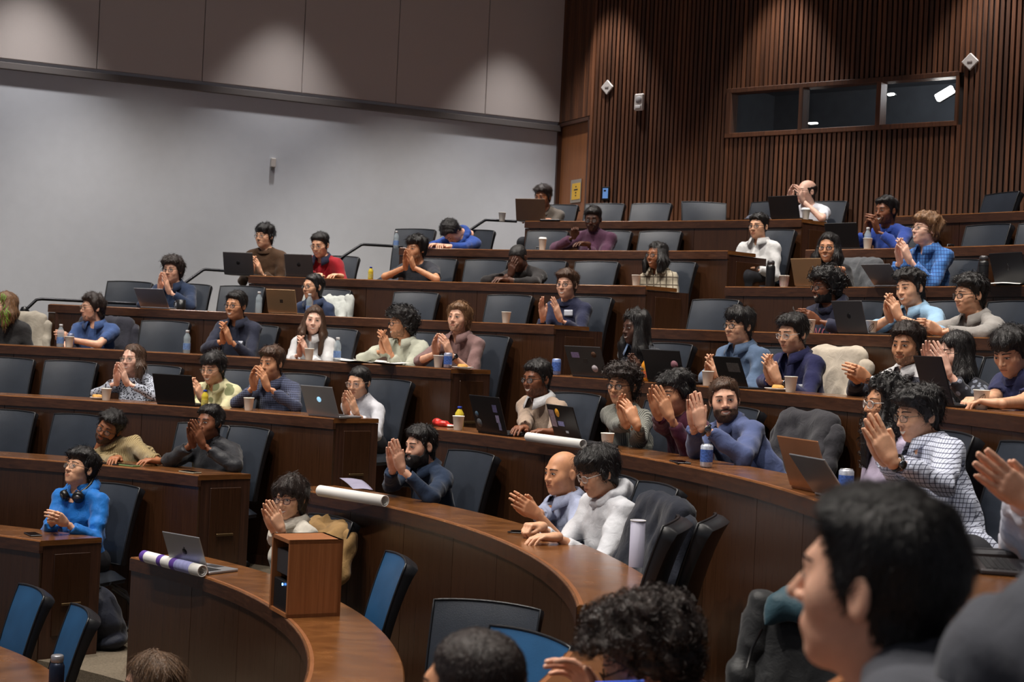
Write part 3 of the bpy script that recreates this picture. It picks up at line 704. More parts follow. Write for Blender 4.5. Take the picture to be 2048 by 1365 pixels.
    if beard is not None:
        v, q = beard_mesh(p, sd, hvx, **beard.get('k', {}))
        obj('beard', mesh_np('beard', v, q, [hairmat('beard_' + beard.get('c', hc) + (sk + '%d' % (100 * beard['blend']) if 'blend' in beard else ''), beard.get('col', HAIRC[hc] if 'blend' not in beard else tuple(SKIN[sk][i] * (1 - beard['blend']) + HAIRC[hc][i] * beard['blend'] for i in range(3))), .7)]), root, MH)
    if glasses is not None: make_glasses(root, MH, **glasses)
    if watch:
        sgn = 1 if watch in ('R',) else -1; d = unit(W[sgn] - E[sgn]); c0 = W[sgn] - d * .035
        y = d; zz = -PD[sgn]; zz = unit(zz - y * (zz @ y)); Rw = np.stack([np.cross(y, zz), y, zz], 1)
        m = MB(); m.tube([c0 + Rw @ np.array([.034 * math.cos(a), 0, .032 * math.sin(a)]) for a in np.linspace(0, 2 * math.pi, 17)[:-1]], .0075, 6, closed=True)
        wo = m.build('watch_strap', BLACKP, root); m = MB(); m.lathe([(.0, .0), (.019, .0), (.019, .008), (.016, .010), (0, .010)], 14, c0 + Rw @ np.array([0, 0, .034]), Rw); m.build('watch_case', plain('watch_steel', srgb(120, 122, 126), .25, 1, var=0), root)
    info = dict(root=root, H=H, Nk=Nk, X=X, fw=fw, ax=ax, RH=RH, MH=MH, S=S, E=E, W=W, shirt=shirt, ang=ang, P=P, fl=fl, az=a0, row=row, Cc=Cc, sV=sV, sQ=sQ, loc=loc, r_p=r_p)
    if tagat is not None: stick(info, 'name_tag', tagat[0], tagat[1] + .05, .085, .055, TAGM, roll=tagat[2] if len(tagat) > 2 else 0)
    PEOPLE[name] = info
    return info
def stick(info, nm, x, z, w, h, mat, roll=0, n=5, off=.011):
    """a thin flat thing on the chest: x to the wearer's right, z up from the chest's middle"""
    bvh = info.get('bvh') or BVHTree.FromPolygons(info['sV'].tolist(), info['sQ'].tolist()); info['bvh'] = bvh
    c, s = math.cos(roll), math.sin(roll); G2 = []; last = None
    for i in range(n):
        L = []
        for j in range(n):
            a = (i / (n - 1) - .5) * w; b = (j / (n - 1) - .5) * h; a, b = a * c - b * s, a * s + b * c
            q = info['Cc'] + info['X'] * (x + a) + info['ax'] * (z + b); o = Vector(q + info['fw'] * .5); hit = bvh.ray_cast(o, Vector(-info['fw']), 1.0)
            d = hit[0] if hit[0] is not None else Vector(q + info['fw'] * .12); L.append(np.array(d) + info['fw'] * off)
        G2.append(L)
    G2 = np.array(G2); cen = G2[n // 2, n // 2]
    rel = (G2 - cen) @ info['fw']; G2 = G2 - (rel * .55)[..., None] * info['fw']
    return MB().sheet(G2[::-1], .0015).build(nm, mat, info['root'])
def make_glasses(root, MH, col=(28, 24, 24), r=.0024, w=.0205, hh=.0165, clear=False, shape=.8):
    m = MB(); mat = plain('glasses_%d_%d_%d' % col, srgb(*col), .3, .3 if sum(col) > 300 else 0, var=0)
    for s in (-1, 1):
        P = []
        for a in np.linspace(0, 2 * math.pi, 19)[:-1]:
            ca, sa = math.cos(a), math.sin(a); ex = np.sign(ca) * abs(ca) ** shape; ez = np.sign(sa) * abs(sa) ** shape
            xx = s * (.0335 + 0) + ex * w; P.append((xx, .108 - abs(xx) ** 2 * 4.2, -.003 + ez * hh))
        m.tube(P, r, 6, closed=True)
        xe = s * (.0335 + w); ye = .108 - xe * xe * 4.2
        m.tube([(xe, ye, .004), (s * .075, ye - .02, .006), (s * .083, .01, .006), (s * .084, -.012, -.004)], r * .9, 5)
    m.tube([(-.0135, .108, .001), (0, .111, .004), (.0135, .108, .001)], r, 5)
    g = m.build('glasses', mat, root, MH)
    lens = plain('lens_glass', (.9, .93, .95), .03, spec=.8, var=0, alpha=.10)
    for s in (-1, 1):
        G2 = []
        for rr_ in (.001, .98):
            row = []
            for a in np.linspace(0, 2 * math.pi, 17):
                ca, sa = math.cos(a), math.sin(a); xx = s * .0335 + np.sign(ca) * abs(ca) ** shape * w * rr_; row.append((xx, .1075 - abs(xx) ** 2 * 4.2, -.003 + np.sign(sa) * abs(sa) ** shape * hh * rr_))
            G2.append(row)
        MB().sheet(G2).build('lens', lens, g)
LEGS = {}
def legs(root, mat, zdesk=.75):
    if 'm' not in LEGS:
        g = Grid((-.30, -.22, .02), (.30, .62, .66), .016)
        g.ell((0, 0, .52), (.185, .15, .115), k=.04)
        for s in (-1, 1):
            g.rc((s * .095, .0, .535), (s * .115, .40, .535), .085, .066, k=.04); g.rc((s * .115, .40, .53), (s * .115, .33, .12), .062, .05, k=.03)
        LEGS['m'] = g.mesh()
        g = Grid((-.07, -.10, -.01), (.07, .24, .13), .012); g.rc((0, -.02, .055), (0, .13, .035), .05, .038, k=.02); g.rc((0, 0, .06), (0, 0, .10), .045, .045, k=.02)
        LEGS['s'] = g.mesh()
    k = 'tr_' + mat.name
    if k not in LEGS: LEGS[k] = mesh_np('trousers', LEGS['m'][0], LEGS['m'][1], [mat])
    if 'sh' not in LEGS: LEGS['sh'] = mesh_np('shoe', LEGS['s'][0], LEGS['s'][1], [plain('shoe_black', srgb(26, 25, 26), .6)])
    obj('trousers', LEGS[k], root)
    for s in (-1, 1): o = obj('shoe', LEGS['sh'], root); o.location = (s * .115, .33, .012)
plain('trouser_dark', srgb(32, 33, 40), .85); TAGM = plain('name_tag_paper', srgb(205, 210, 222), .7, var=.02)
# ================================================================ THE ROOM
W_FASCIA = wood('walnut_panel', srgb(46, 27, 15), srgb(58, 34, 19), srgb(72, 44, 25), (170, 170, 3.0), .27, .14, .3)
W_TOP = wood('walnut_top_lit', srgb(86, 52, 25), srgb(112, 70, 35), srgb(136, 88, 47), (5, 9, 60), .22, .10, .5)  # same walnut, lighter: the light falling on the tops is painted in
W_LIP = wood('walnut_lip', srgb(46, 27, 17), srgb(66, 39, 25), srgb(86, 53, 34), (9, 9, 60), .34, .08)
W_DARK = wood('walnut_dark', srgb(44, 25, 17), srgb(62, 36, 24), srgb(82, 50, 34), (60, 60, 2), .4, .15)
W_SLAT = wood('slat_wood', srgb(62, 36, 21), srgb(90, 54, 32), srgb(118, 73, 44), (40, 40, 1.6), .5, .38, .0)
W_DOOR = wood('door_wood', srgb(120, 74, 42), srgb(138, 86, 50), srgb(152, 98, 60), (50, 50, 1.4), .45, .05, .0)
W_BOX = wood('box_veneer', srgb(130, 78, 42), srgb(152, 94, 53), srgb(170, 110, 66), (60, 60, 2), .42, .05, .05)
CARPET = plain('carpet', srgb(112, 102, 88), .95, bump=.6, bscale=160, var=.2, vscale=60, spec=.1)
BACKING = plain('slat_backing', srgb(30, 18, 12), .8)
METAL = plain('dark_metal', srgb(44, 44, 48), .35, .7, var=.05)
BRASS = plain('dull_brass', srgb(120, 100, 72), .35, .9, var=.05)
def seg(n, a, b): return np.linspace(a, b, n)
def line_circle(A, d, r):
    """azimuth where the line A + t d (t growing outwards) meets the circle of radius r about the rows' centre"""
    A = np.array(A) - np.array([OX, OY]); d = unit(d); b = A @ d; c = A @ A - r * r; t = -b + math.sqrt(max(b * b - c, 0)); q = A + d * t
    return math.atan2(q[1], q[0])
AISLE = np.array([.747, .664])
def left_end(r): return line_circle((-4.37, 14.09), WD, r) if r > 7.9 else math.radians(93)
BLOCKS = {1: (left_end, lambda r: line_circle((-2.89, 9.38), AISLE, r)),
          2: (lambda r: line_circle((-2.20, 8.90), AISLE, r), lambda r: line_circle((0.2, 5.73), (1, 0), r)),
          3: (lambda r: line_circle((0.2, 4.86), (1, 0), r), lambda r: math.radians(-66))}
# floor and tiers
def annulus(r0, r1, z0, z1, a0, a1, n=60):
    m = MB(); V = []; F = []
    for i in range(n + 1):
        a = a0 + (a1 - a0) * i / n
        for r, z in ((r0, z0), (r1, z0), (r1, z1), (r0, z1)): p = polar(r, a); V.append((p[0], p[1], z))
    for i in range(n):
        for k in range(4): F.append((i * 4 + k, i * 4 + (k + 1) % 4, i * 4 + 4 + (k + 1) % 4, i * 4 + 4 + k))
    F += [(3, 2, 1, 0), tuple(n * 4 + k for k in range(4))]
    return m.add(V, F)
tag(annulus(.01, RR(1) + .03, -.1, 0, math.radians(-75), math.radians(118)).build('floor', CARPET), 'lowest floor in front of the curved rows, beige carpet', kind='structure')
for i in range(1, 9):
    o = annulus(RR(i) + .03, RR(i + 1) + .03 if i < 8 else 16.5, ZF(i) - .45, ZF(i), math.radians(-66), math.radians(104)).build('floor', CARPET)
    tag(o, 'carpeted floor tier %s the lowest floor' % ['', 'one step above', 'two steps above', 'three steps above', 'four steps above', 'five steps above', 'six steps above', 'seven steps above', 'highest, farthest from'][i], kind='structure')
# half steps in the two aisles
for (A, d, wd, hi_) in (((-2.545, 9.14), AISLE, .92, 8), ((.2, 5.295), (1, 0), .80, 6)):
    d = unit(d); nrm = np.array([-d[1], d[0]])
    for i in range(1, hi_ + 1):
        a = line_circle(A, d, RR(i)); p = polar(RR(i), a) - d * .14
        R = np.array([[d[0], nrm[0], 0], [d[1], nrm[1], 0], [0, 0, 1]])
        zt = ZF(i) - DZ / 2 if i > 1 else ZF(1) / 2
        o = MB().box((p[0], p[1], zt - .095), (.30, wd, .19), R, .006).build('floor_step', CARPET); tag(o, kind='structure')
# desks
PANEL = .60
def make_desk(i, b):
    R, zt = RR(i), ZD(i); fa, fb = BLOCKS[b]; zb = ZF(i - 1) if i > 1 else 0.0
    am = (fa(R) + fb(R)) / 2; E0 = polar(R + .2, am); zf = ZF(i)
    nm = {1: 'far left block beside the white wall', 2: 'middle block between the two aisles', 3: 'near block in front of the camera'}[b]
    ordn = ['front table', 'lowest', 'second', 'third', 'fourth', 'fifth', 'sixth', 'seventh', 'topmost'][i]
    root = empty('curved_desk', (E0[0], E0[1], zf), 0, 'long curved walnut desk, %s row of the %s' % (ordn, nm), 'desk', 'curved tiered desks')
    off = np.array([OX - E0[0], OY - E0[1], -zf])
    def sweep(prof, name, mat, trim=0.0):
        a0, a1 = fa(R), fb(R); n = max(6, int(abs(a0 - a1) * R / .12)); m = MB(); V = []; F = []; k = len(prof)
        for t in range(n + 1):
            for (r, z) in prof:
                aa, ab = fa(R + r), fb(R + r); aa -= trim / R; ab += trim / R
                a = aa + (ab - aa) * t / n; V.append((off[0] + (R + r) * math.cos(a), off[1] + (R + r) * math.sin(a), z - zf))
        for t in range(n):
            for q in range(k): F.append((t * k + q, t * k + (q + 1) % k, t * k + k + (q + 1) % k, t * k + k + q))
        m.add(V, F, False); m.add(V[:k], [tuple(range(k))[::-1]]); m.add(V[-k:], [tuple(range(k))]); return m.build(name, mat, root)
    sweep([(.004, zt - .034), (.004, zt - .006), (.010, zt), (DESK_D - .006, zt), (DESK_D, zt - .006), (DESK_D, zt - .034)], 'worktop', W_TOP)
    sweep([(0, zt - .078), (0, zt - .007), (.004, zt - .007), (.004, zt - .034), (.024, zt - .034), (.024, zt - .078)], 'front_lip', W_LIP)
    sweep([(.012, zt - .0005), (.028, zt - .0005), (.028, zt + .0006), (.012, zt + .0006)], 'edge_banding', W_DOOR, .02)
    sweep([(.034, zb), (.034, zt - .04), (.055, zt - .04), (.055, zb)], 'modesty_board', W_DARK, .01)
    sweep([(.002, zb), (.002, zb + .07), (.034, zb + .07), (.034, zb)], 'kick_board', W_DARK, .004)
    # separate veneer panels along the front
    a0, a1 = fa(R), fb(R); st = PANEL / R; th0 = {1: a1, 2: math.radians(40.2), 3: a0}[b]
    ks = range(-40, 41); cuts = sorted({a0, a1} | {th0 + k * st for k in ks if a1 + .12 / R < th0 + k * st < a0 - .12 / R})
    full = None
    for c0, c1 in zip(cuts[:-1], cuts[1:]):
        w_ = c1 - c0; isf = abs(w_ - st) < 1e-6
        if isf and full is not None: me = full
        else:
            m = MB(); V = []; F = []; g_ = .0022 / R; n = 5
            for t in range(n + 1):
                a = g_ + (w_ - 2 * g_) * t / n
                for r, z in ((.012, zb + .072), (.012, zt - .081), (.034, zt - .081), (.034, zb + .072)): V.append(((R + r) * math.cos(a), (R + r) * math.sin(a), z - zf))
            for t in range(n):
                for q in range(4): F.append((t * 4 + q, t * 4 + (q + 1) % 4, t * 4 + 4 + (q + 1) % 4, t * 4 + 4 + q))
            F += [(3, 2, 1, 0), tuple(n * 4 + q for q in range(4))]
            me = m.add(V, F).mesh('front_panel', W_FASCIA)
            if isf: full = me
        o = obj('front_panel', me, root); o.location = (off[0], off[1], 0); o.rotation_euler = (0, 0, c0)
    # end panels on the aisle sides
    for f, s in ((fa, -1), (fb, 1)):
        if (b == 1 and f is fa and i < 5) or (b == 3 and f is fb): continue
        p0 = polar(R + .03, f(R + .03) - s * -.004 / R); rx = DESK_D + (.16 if b == 1 and i >= 5 else 0); p1 = polar(R + rx, f(R + rx)); d = unit(p1 - p0); n_ = np.array([-d[1], d[0]]); L = np.linalg.norm(p1 - p0)
        inn = 1 if (n_ @ (polar(R + .2, am) - p0)) > 0 else -1
        c = (p0 + p1) / 2 + n_ * inn * .020 - E0; Rm = np.array([[d[0], n_[0], 0], [d[1], n_[1], 0], [0, 0, 1]])
        lo_ = zf - DZ if i > 1 else 0
        MB().box((c[0], c[1], (zt - .036 + zf) / 2 - zf), (L, .032, zt - .036 - zf), Rm).build('end_panel', W_DARK, root)
        cp = c - n_ * inn * .019
        e = MB().box((cp[0], cp[1], .40), (L * .62, .010, .52), Rm, .003).build('end_door', W_FASCIA, root)
        hc_ = c - n_ * inn * .032
        MB().box((hc_[0], hc_[1], .34), (L * .34, .012, .016), Rm, .003).build('handle', BRASS, e)
    return root
for b, rows in ((1, range(1, 9)), (2, range(1, 9)), (3, range(1, 4))):
    for i in rows: make_desk(i, b)
# the low front table in the corner
def front_table():
    r0, r1, zt = 2.72, 3.25, ZD(0); a0, a1 = math.radians(88), math.radians(22); c = polar(3, (a0 + a1) / 2)
    root = empty('curved_desk', (c[0], c[1], 0), 0, 'low curved front table at the lower left corner with two chairs in painted blue glare behind', 'desk', 'curved tiered desks')
    def sw(prof, nm, mat):
        n = 30; V = []; F = []; k = len(prof)
        for t in range(n + 1):
            a = a0 + (a1 - a0) * t / n
            for r, z in prof: V.append((OX + r * math.cos(a) - c[0], OY + r * math.sin(a) - c[1], z))
        for t in range(n):
            for q in range(k): F.append((t * k + q, t * k + (q + 1) % k, t * k + k + (q + 1) % k, t * k + k + q))
        m = MB().add(V, F); m.add(V[:k], [tuple(range(k))[::-1]]); m.add(V[-k:], [tuple(range(k))]); m.build(nm, mat, root)
    sw([(r0, zt - .03), (r0, zt), (r1 - .006, zt), (r1, zt - .006), (r1, zt - .03)], 'worktop', W_TOP)
    sw([(r0 + .04, 0), (r0 + .04, zt - .03), (r0 + .06, zt - .03), (r0 + .06, 0)], 'front_board', W_FASCIA)
front_table()

# ---- walls
def wallbox(p0, d, L, z0, z1, th, nrm):
    """slab from p0 along d, its room face on the line, thickness away from the room"""
    c = np.array(p0) + np.array(d) * L / 2 - np.array(nrm) * th / 2; R = np.array([[d[0], -nrm[0], 0], [d[1], -nrm[1], 0], [0, 0, 1]])
    return (c[0], c[1], (z0 + z1) / 2), (L, th, z1 - z0), R
def onwall(u, v, P0, n):
    d = ray(u, v); t = (np.array(P0) @ n) / (d[:2] @ n); p = d * t; p[2] += ZC; return p
WHITE = plain('painted_plaster', srgb(203, 206, 212), .8, bump=.15, bscale=220, var=.02, spec=.25)
ACOU = plain('acoustic_fabric', srgb(208, 198, 193), .95, bump=.5, bscale=500, var=.03, vscale=300, spec=.1)
LIPM = plain('panel_lip', srgb(112, 106, 104), .8, var=.03)
c_, d_, R_ = wallbox(CORNER - WD * 13, WD, 13, -.1, CEIL, .2, WN)
wl = MB().box(c_, d_, R_).build('wall_left', WHITE); tag(wl, 'white plaster side wall with grey acoustic panels above', kind='structure')
s0 = (onwall(967, 236, CORNER, WN)[:2] - CORNER) @ WD; s1 = (onwall(192, 147, CORNER, WN)[:2] - CORNER) @ WD; pw = (s0 - s1) / 4
zpan = onwall(597, 193, CORNER, WN)[2]
edges = [0, s0] + [s0 - pw * k for k in range(1, 10)]
for e0, e1 in zip(edges[:-1], edges[1:]):
    if e1 < -12.5: break
    c = CORNER + WD * (e0 + e1) / 2 + WN * .02; R_ = np.array([[WD[0], WN[0], 0], [WD[1], WN[1], 0], [0, 0, 1]])
    MB().box((c[0], c[1], (zpan + CEIL) / 2 + .02), (e0 - e1 - .007, .04, CEIL - zpan - .04), R_, .004).build('acoustic_panel', ACOU, wl)
c = CORNER - WD * 6.2 + WN * .03
tag(MB().box((c[0], c[1], zpan - .035), (12.4, .06, .07), R_, .004).build('trim_1', LIPM), 'grey trim strip under the acoustic panels', kind='structure')
c = CORNER - WD * 6.2 + WN * .008

SL0 = ray(1183, 235) * 17.25; SL0 = SL0[:2]
BL = 9.0
c_, d_, R_ = wallbox(SL0 + BD * 0, BD, BL, 0, CEIL, .05, BN)
def wpt(u, v): q = onwall(u, v, SL0, BN); return (q[:2] - SL0) @ BD, q[2]
wx0, wz1 = wpt(1462, 187); wx1, _ = wpt(1915, 150); _, wz0 = wpt(1600, 262); wz1 = wpt(1600, 176)[1]
# dark backing board, in four pieces round the control-booth window
wb = empty('wall_back', (SL0[0], SL0[1], ZF(8)), math.atan2(BD[1], BD[0])); tag(wb, 'dark slatted wood wall behind the top row', kind='structure')
zf8 = ZF(8)
def bw(x0, x1, z0, z1, y0, y1, nm, mat, bev=0, par=wb): return MB().box(((x0 + x1) / 2, (y0 + y1) / 2, (z0 + z1) / 2 - zf8), (x1 - x0, abs(y1 - y0), z1 - z0), None, bev).build(nm, mat, par)
# local frame of wall_back: +x along the wall to the right, -y into the room
bw(0, wx0, zf8 - 1, CEIL, 0, .06, 'backing_board', BACKING); bw(wx1, BL, zf8 - 1, CEIL, 0, .06, 'backing_board', BACKING)
bw(wx0, wx1, zf8 - 1, wz0, 0, .06, 'backing_board', BACKING); bw(wx0, wx1, wz1, CEIL, 0, .06, 'backing_board', BACKING)
PIT = .0545; SW = .034; full = None; lowm = upm = None
slm = MB().box((0, 0, 0), (SW, .032, CEIL - zf8 - .01)).mesh('slat', W_SLAT); sll = MB().box((0, 0, 0), (SW, .032, wz0 - .03 - zf8)).mesh('slat', W_SLAT); slu = MB().box((0, 0, 0), (SW, .032, CEIL - .01 - wz1 - .03)).mesh('slat', W_SLAT)
x = SW / 2
while x < BL - .05:
    if x + SW / 2 < wx0 - .03 or x - SW / 2 > wx1 + .03:
        o = obj('slat', slm, wb); o.location = (x, -.016, (CEIL - zf8) / 2)
    else:
        o = obj('slat', sll, wb); o.location = (x, -.016, (wz0 - .03 - zf8) / 2); o = obj('slat', slu, wb); o.location = (x, -.016, ((wz1 + .03 + CEIL - .01) / 2) - zf8)
    x += PIT
# control-booth window
win = empty('window_1', (SL0[0], SL0[1], zf8), math.atan2(BD[1], BD[0])); tag(win, 'wide control booth window of three dark panes in wood frame', kind='structure')
fr = MB(); T = .05
for (x0, x1, z0, z1) in ((wx0 - .03, wx1 + .03, wz1 - .01, wz1 + .04), (wx0 - .03, wx1 + .03, wz0 - .04, wz0 + .01)):
    bw(x0, x1, z0, z1, -.05, .10, 'window_frame', W_SLAT, .004, win)
xs = [wx0 - .03, wpt(1605, 220)[0], wpt(1760, 210)[0], wx1 + .03]
for k, xx in enumerate(xs):
    bw(xx - (.025 if k else 0), xx + (.025 if k < 3 else 0) + (.04 if k == 0 else 0) - (.0), wz0, wz1, -.05, .10, 'window_frame', W_SLAT, .004, win)
GL = plain('booth_glass', (.04, .045, .05), .10, spec=.7, var=0, alpha=.28)
for xa, xb in zip(xs[:-1], xs[1:]): bw(xa + .02, xb - .02, wz0 + .005, wz1 - .005, .060, .066, 'pane', GL, 0, win)
BOOTH = plain('booth_wall', srgb(96, 100, 106), .9)
booth = empty('wall_booth', (SL0[0], SL0[1], zf8), math.atan2(BD[1], BD[0])); tag(booth, 'dim control booth room behind the dark window panes', kind='structure')
bw(wx0 - .5, wx1 + .5, wz0 - .9, wz1 + .3, 1.9, 1.95, 'booth_back', BOOTH, 0, booth); bw(wx0 - .5, wx1 + .5, wz1 + .3, wz1 + .35, .07, 1.9, 'booth_ceiling', BOOTH, 0, booth)
bw(wx0 - .5, wx1 + .5, wz0 - .95, wz0 - .9, .07, 1.9, 'booth_floor', BOOTH, 0, booth)
bw(wx0 - .55, wx0 - .5, wz0 - .9, wz1 + .3, .07, 1.9, 'booth_side', BOOTH, 0, booth); bw(wx1 + .5, wx1 + .55, wz0 - .9, wz1 + .3, .07, 1.9, 'booth_side', BOOTH, 0, booth)
TUBE = plain('booth_lamp_glow', (1, 1, .95), .5, var=0, emit=(1, .98, .93), es=34)
def booth_lamp(u, v, L, rot, lab, dep=.55, t=.05):
    x0, z0 = wpt(u, v); o = empty('booth_lamp', np.append(SL0 + BD * x0 - BN * dep, z0), math.atan2(BD[1], BD[0]), lab, 'lamp', 'lights in the control booth')
    a = math.radians(rot); R = np.array([[math.cos(a), 0, -math.sin(a)], [0, 1, 0], [math.sin(a), 0, math.cos(a)]])
    MB().box((0, 0, 0), (L, .05, t), R, .008).build('lamp_tube', TUBE, o); MB().box((0, .04, 0), (L * 1.04, .03, t * 1.25), R, .006).build('lamp_housing', BLACKP, o)
booth_lamp(1862, 176, .19, 28, 'bright white lamp behind the right pane of the booth window', .35, .075); booth_lamp(1790, 208, .07, -20, 'faint small lamp low left of the bright one behind the booth glass', .5, .02) if False else None
booth_lamp(1741, 173, .07, 5, 'tiny lamp at the top of the middle booth pane', .5, .02); booth_lamp(1548, 222, .10, 0, 'dim strip lamp glimpsed through the left booth pane', .9, .012)
bl = bpy.data.lights.new('booth_fill_light', 'POINT'); bl.energy = 22; bl.shadow_soft_size = .1; bl.color = (.9, .95, 1); o = bpy.data.objects.new('booth_fill_light', bl); link(o); q_ = SL0 + BD * (wx1 - .5) - BN * .9; o.location = (q_[0], q_[1], wz1 + .1)  # unseen point light added to brighten the booth behind the panes
# door side: short return wall between the corner and the slats
rd = unit(SL0 - CORNER); rl = np.linalg.norm(SL0 - CORNER); rn = np.array([rd[1], -rd[0]]); rn = rn if rn @ (np.zeros(2) - CORNER) > 0 else -rn
ztop = onwall(1150, 241, CORNER, rn)[2]
wr_ = empty('wall_return', (CORNER[0], CORNER[1], zf8), math.atan2(rd[1], rd[0])); tag(wr_, 'narrow wood wall above the corner door', kind='structure')
MB().box((rl / 2, .05, (ztop + CEIL) / 2 - zf8), (rl, .10, CEIL - ztop)).build('backing_board', BACKING, wr_)
sm_ = MB().box((0, 0, 0), (.021, .02, CEIL - ztop - .02)).mesh('slat', W_SLAT)
for k in range(int(rl / .03)): o = obj('slat', sm_, wr_); o.location = (.016 + k * .03, -.008, (ztop + CEIL) / 2 - zf8)
dr = empty('door_1', (CORNER[0], CORNER[1], zf8), math.atan2(rd[1], rd[0])); tag(dr, 'plain brown wood door in the corner by the white wall', kind='structure')
MB().box((rl / 2, .055, (ztop - zf8) / 2), (rl - .06, .05, ztop - zf8 - .03), None, .004).build('door_leaf', W_DOOR, dr)
MB().box((.02, .03, (ztop - zf8) / 2), (.04, .10, ztop - zf8)).build('door_frame', W_DARK, dr); MB().box((rl - .02, .03, (ztop - zf8) / 2), (.04, .10, ztop - zf8)).build('door_frame', W_DARK, dr)
MB().box((rl / 2, .03, ztop - zf8 - .02), (rl, .10, .04)).build('door_frame', W_DARK, dr)
MB().tube([(rl - .14, -.02, 1.0), (rl - .14, -.06, 1.0), (rl - .24, -.06, 1.0)], .009, 8).build('door_handle', METAL, dr)
# sign on the door
q = onwall(1149, 382, CORNER, rn); sg = empty('door_sign', q - np.append(-rn * .02, 0) , math.atan2(rd[1], rd[0]), 'yellow paper notice in a clear sleeve taped to the corner door', 'sign')
sg.location = (q[0] + rn[0] * -.02, q[1] + rn[1] * -.02, q[2])
MB().box((0, -.003, 0), (.26, .003, .27)).build('plastic_sleeve', plain('sleeve', srgb(150, 140, 128), .2, var=.02), sg)
MB().box((.01, -.006, -.005), (.21, .003, .19)).build('paper', plain('yellow_paper', srgb(222, 176, 62), .7, var=.04), sg)
m = MB()
for k in range(4): m.box((.01, -.0085, .05 - k * .035), (.03 if k != 1 else .09, .001, .014))
m.build('printed_lines', BLACKP, sg)
# ceiling
o = MB().box((-1, 8.5, CEIL + .05), (26, 24, .1)).build('ceiling', plain('ceiling_paint', srgb(150, 148, 146), .9)); tag(o, 'plain dark ceiling over the whole hall', kind='structure')

# ---- fittings on the walls
WPL = plain('white_plastic', srgb(205, 198, 192), .5, var=.03)
def wall_item(nm, u, v, P0, d, n, lab, cat, group=None):
    q = onwall(u, v, P0, n); return empty(nm, (q[0] + n[0] * .033, q[1] + n[1] * .033, q[2]), math.atan2(d[1], d[0]), lab, cat, group)
c45 = math.cos(math.pi / 4); R45 = np.array([[c45, 0, -c45], [0, 1, 0], [c45, 0, c45]])
for (u, v, lab) in ((1219, 176, 'small white diamond shaped antenna near the corner door'), (1944, 125, 'small white diamond shaped antenna above the right end of the booth window')):
    o = wall_item('wireless_antenna', u, v, SL0, BD, BN, lab, 'antenna', 'antennas on the slatted wall')
    MB().box((0, -.012, 0), (.125, .022, .125), R45 @ np.diag([1, 1, 1]), .008).build('housing', WPL, o); MB().box((.0, -.025, -.0), (.05, .006, .018), None, .002).build('indicator_strip', plain('grey_strip', srgb(160, 150, 146), .5, var=0), o)
o = wall_item('alarm_speaker', 1284, 206, SL0, BD, BN, 'white rounded wall alarm with round grille between antenna and window', 'alarm')
MB().box((0, -.02, 0), (.125, .04, .19), None, .014).build('housing', WPL, o); MB().lathe([(.001, 0), (.038, 0), (.042, .004), (.042, .008)], 20, (0, -.045, .025), [[1, 0, 0], [0, 0, 1], [0, -1, 0]]).build('speaker_grille', plain('grille_grey', srgb(160, 156, 156), .5, var=0), o)
MB().box((0, -.045, -.055), (.075, .014, .035), None, .005).build('strobe_lens', plain('strobe_clear', srgb(226, 224, 224), .1, var=0), o)
o = wall_item('wall_tablet', 1216, 388, SL0, BD, BN, 'small wall touch panel with a blue screen beside the door', 'touch panel')
MB().box((0, -.012, 0), (.105, .024, .15), None, .005).build('frame', BLACKP, o); MB().box((.003, -.0255, 0), (.072, .003, .115)).build('screen', plain('blue_screen', srgb(90, 130, 190), .2, var=0, emit=srgb(110, 150, 205), es=.35), o); MB().box((-.003, -.028, .03), (.03, .001, .02)).build('icon', BLACKP, o)
q = onwall(545, 328, CORNER, WN); o = empty('wall_sensor', (q[0], q[1], q[2]), math.atan2(WD[1], WD[0]), 'tiny white sensor box high on the blank white wall', 'sensor')
MB().box((0, -.025, .01), (.055, .05, .10), None, .006).build('housing', WPL, o); MB().box((0, -.02, -.055), (.035, .035, .03), None, .005).build('sensor_head', plain('sensor_grey', srgb(120, 118, 118), .5, var=0), o)
# handrails on the steps along the left wall
for i, pts, lab in ((5, [(20, 650), (75, 598), (215, 605)], 'dark handrail at the left end of the fifth row, lowest of the rails'), (6, [(362, 572), (408, 539), (470, 543)], 'dark handrail at the left end of the sixth row'),
                    (7, [(676, 520), (724, 489), (775, 492)], 'dark handrail at the left end of the seventh row'), (8, [(935, 464), (971, 440), (1010, 442)], 'dark handrail at the left end of the topmost row, by the laptop man')):
    a = polar(RR(i), left_end(RR(i))); n2 = WN * 0.0
    P0 = a + (-WN) * .35; P = [onwall(u, v, P0, WN) for u, v in pts]
    o = empty('handrail', (P[1][0], P[1][1], ZF(i) - .2), 0, lab, 'handrail', 'handrails along the wall steps'); b0 = np.array(o.location)
    lowp = P[0] + (P[0] - P[1]) * .9
    MB().tube([lowp - b0, P[0] - b0, P[1] - b0 + (P[0] - P[1]) * .04, P[1] - b0 + (P[2] - P[1]) * .06, P[2] - b0, P[2] + (P[2] - P[1]) * .6 - b0], .015, 8).build('rail', METAL, o)
    for q in (lowp,): MB().tube([q - b0, np.array([q[0] - b0[0], q[1] - b0[1], -.25])], .016, 8).build('post', METAL, o)
    if i == 5:
        q = onwall(49, 622, P0, WN) - b0; MB().lathe([(0, -.045), (.03, -.035), (.045, 0), (.03, .035), (0, .045)], 14, q).build('end_knob', BLACKP, o)

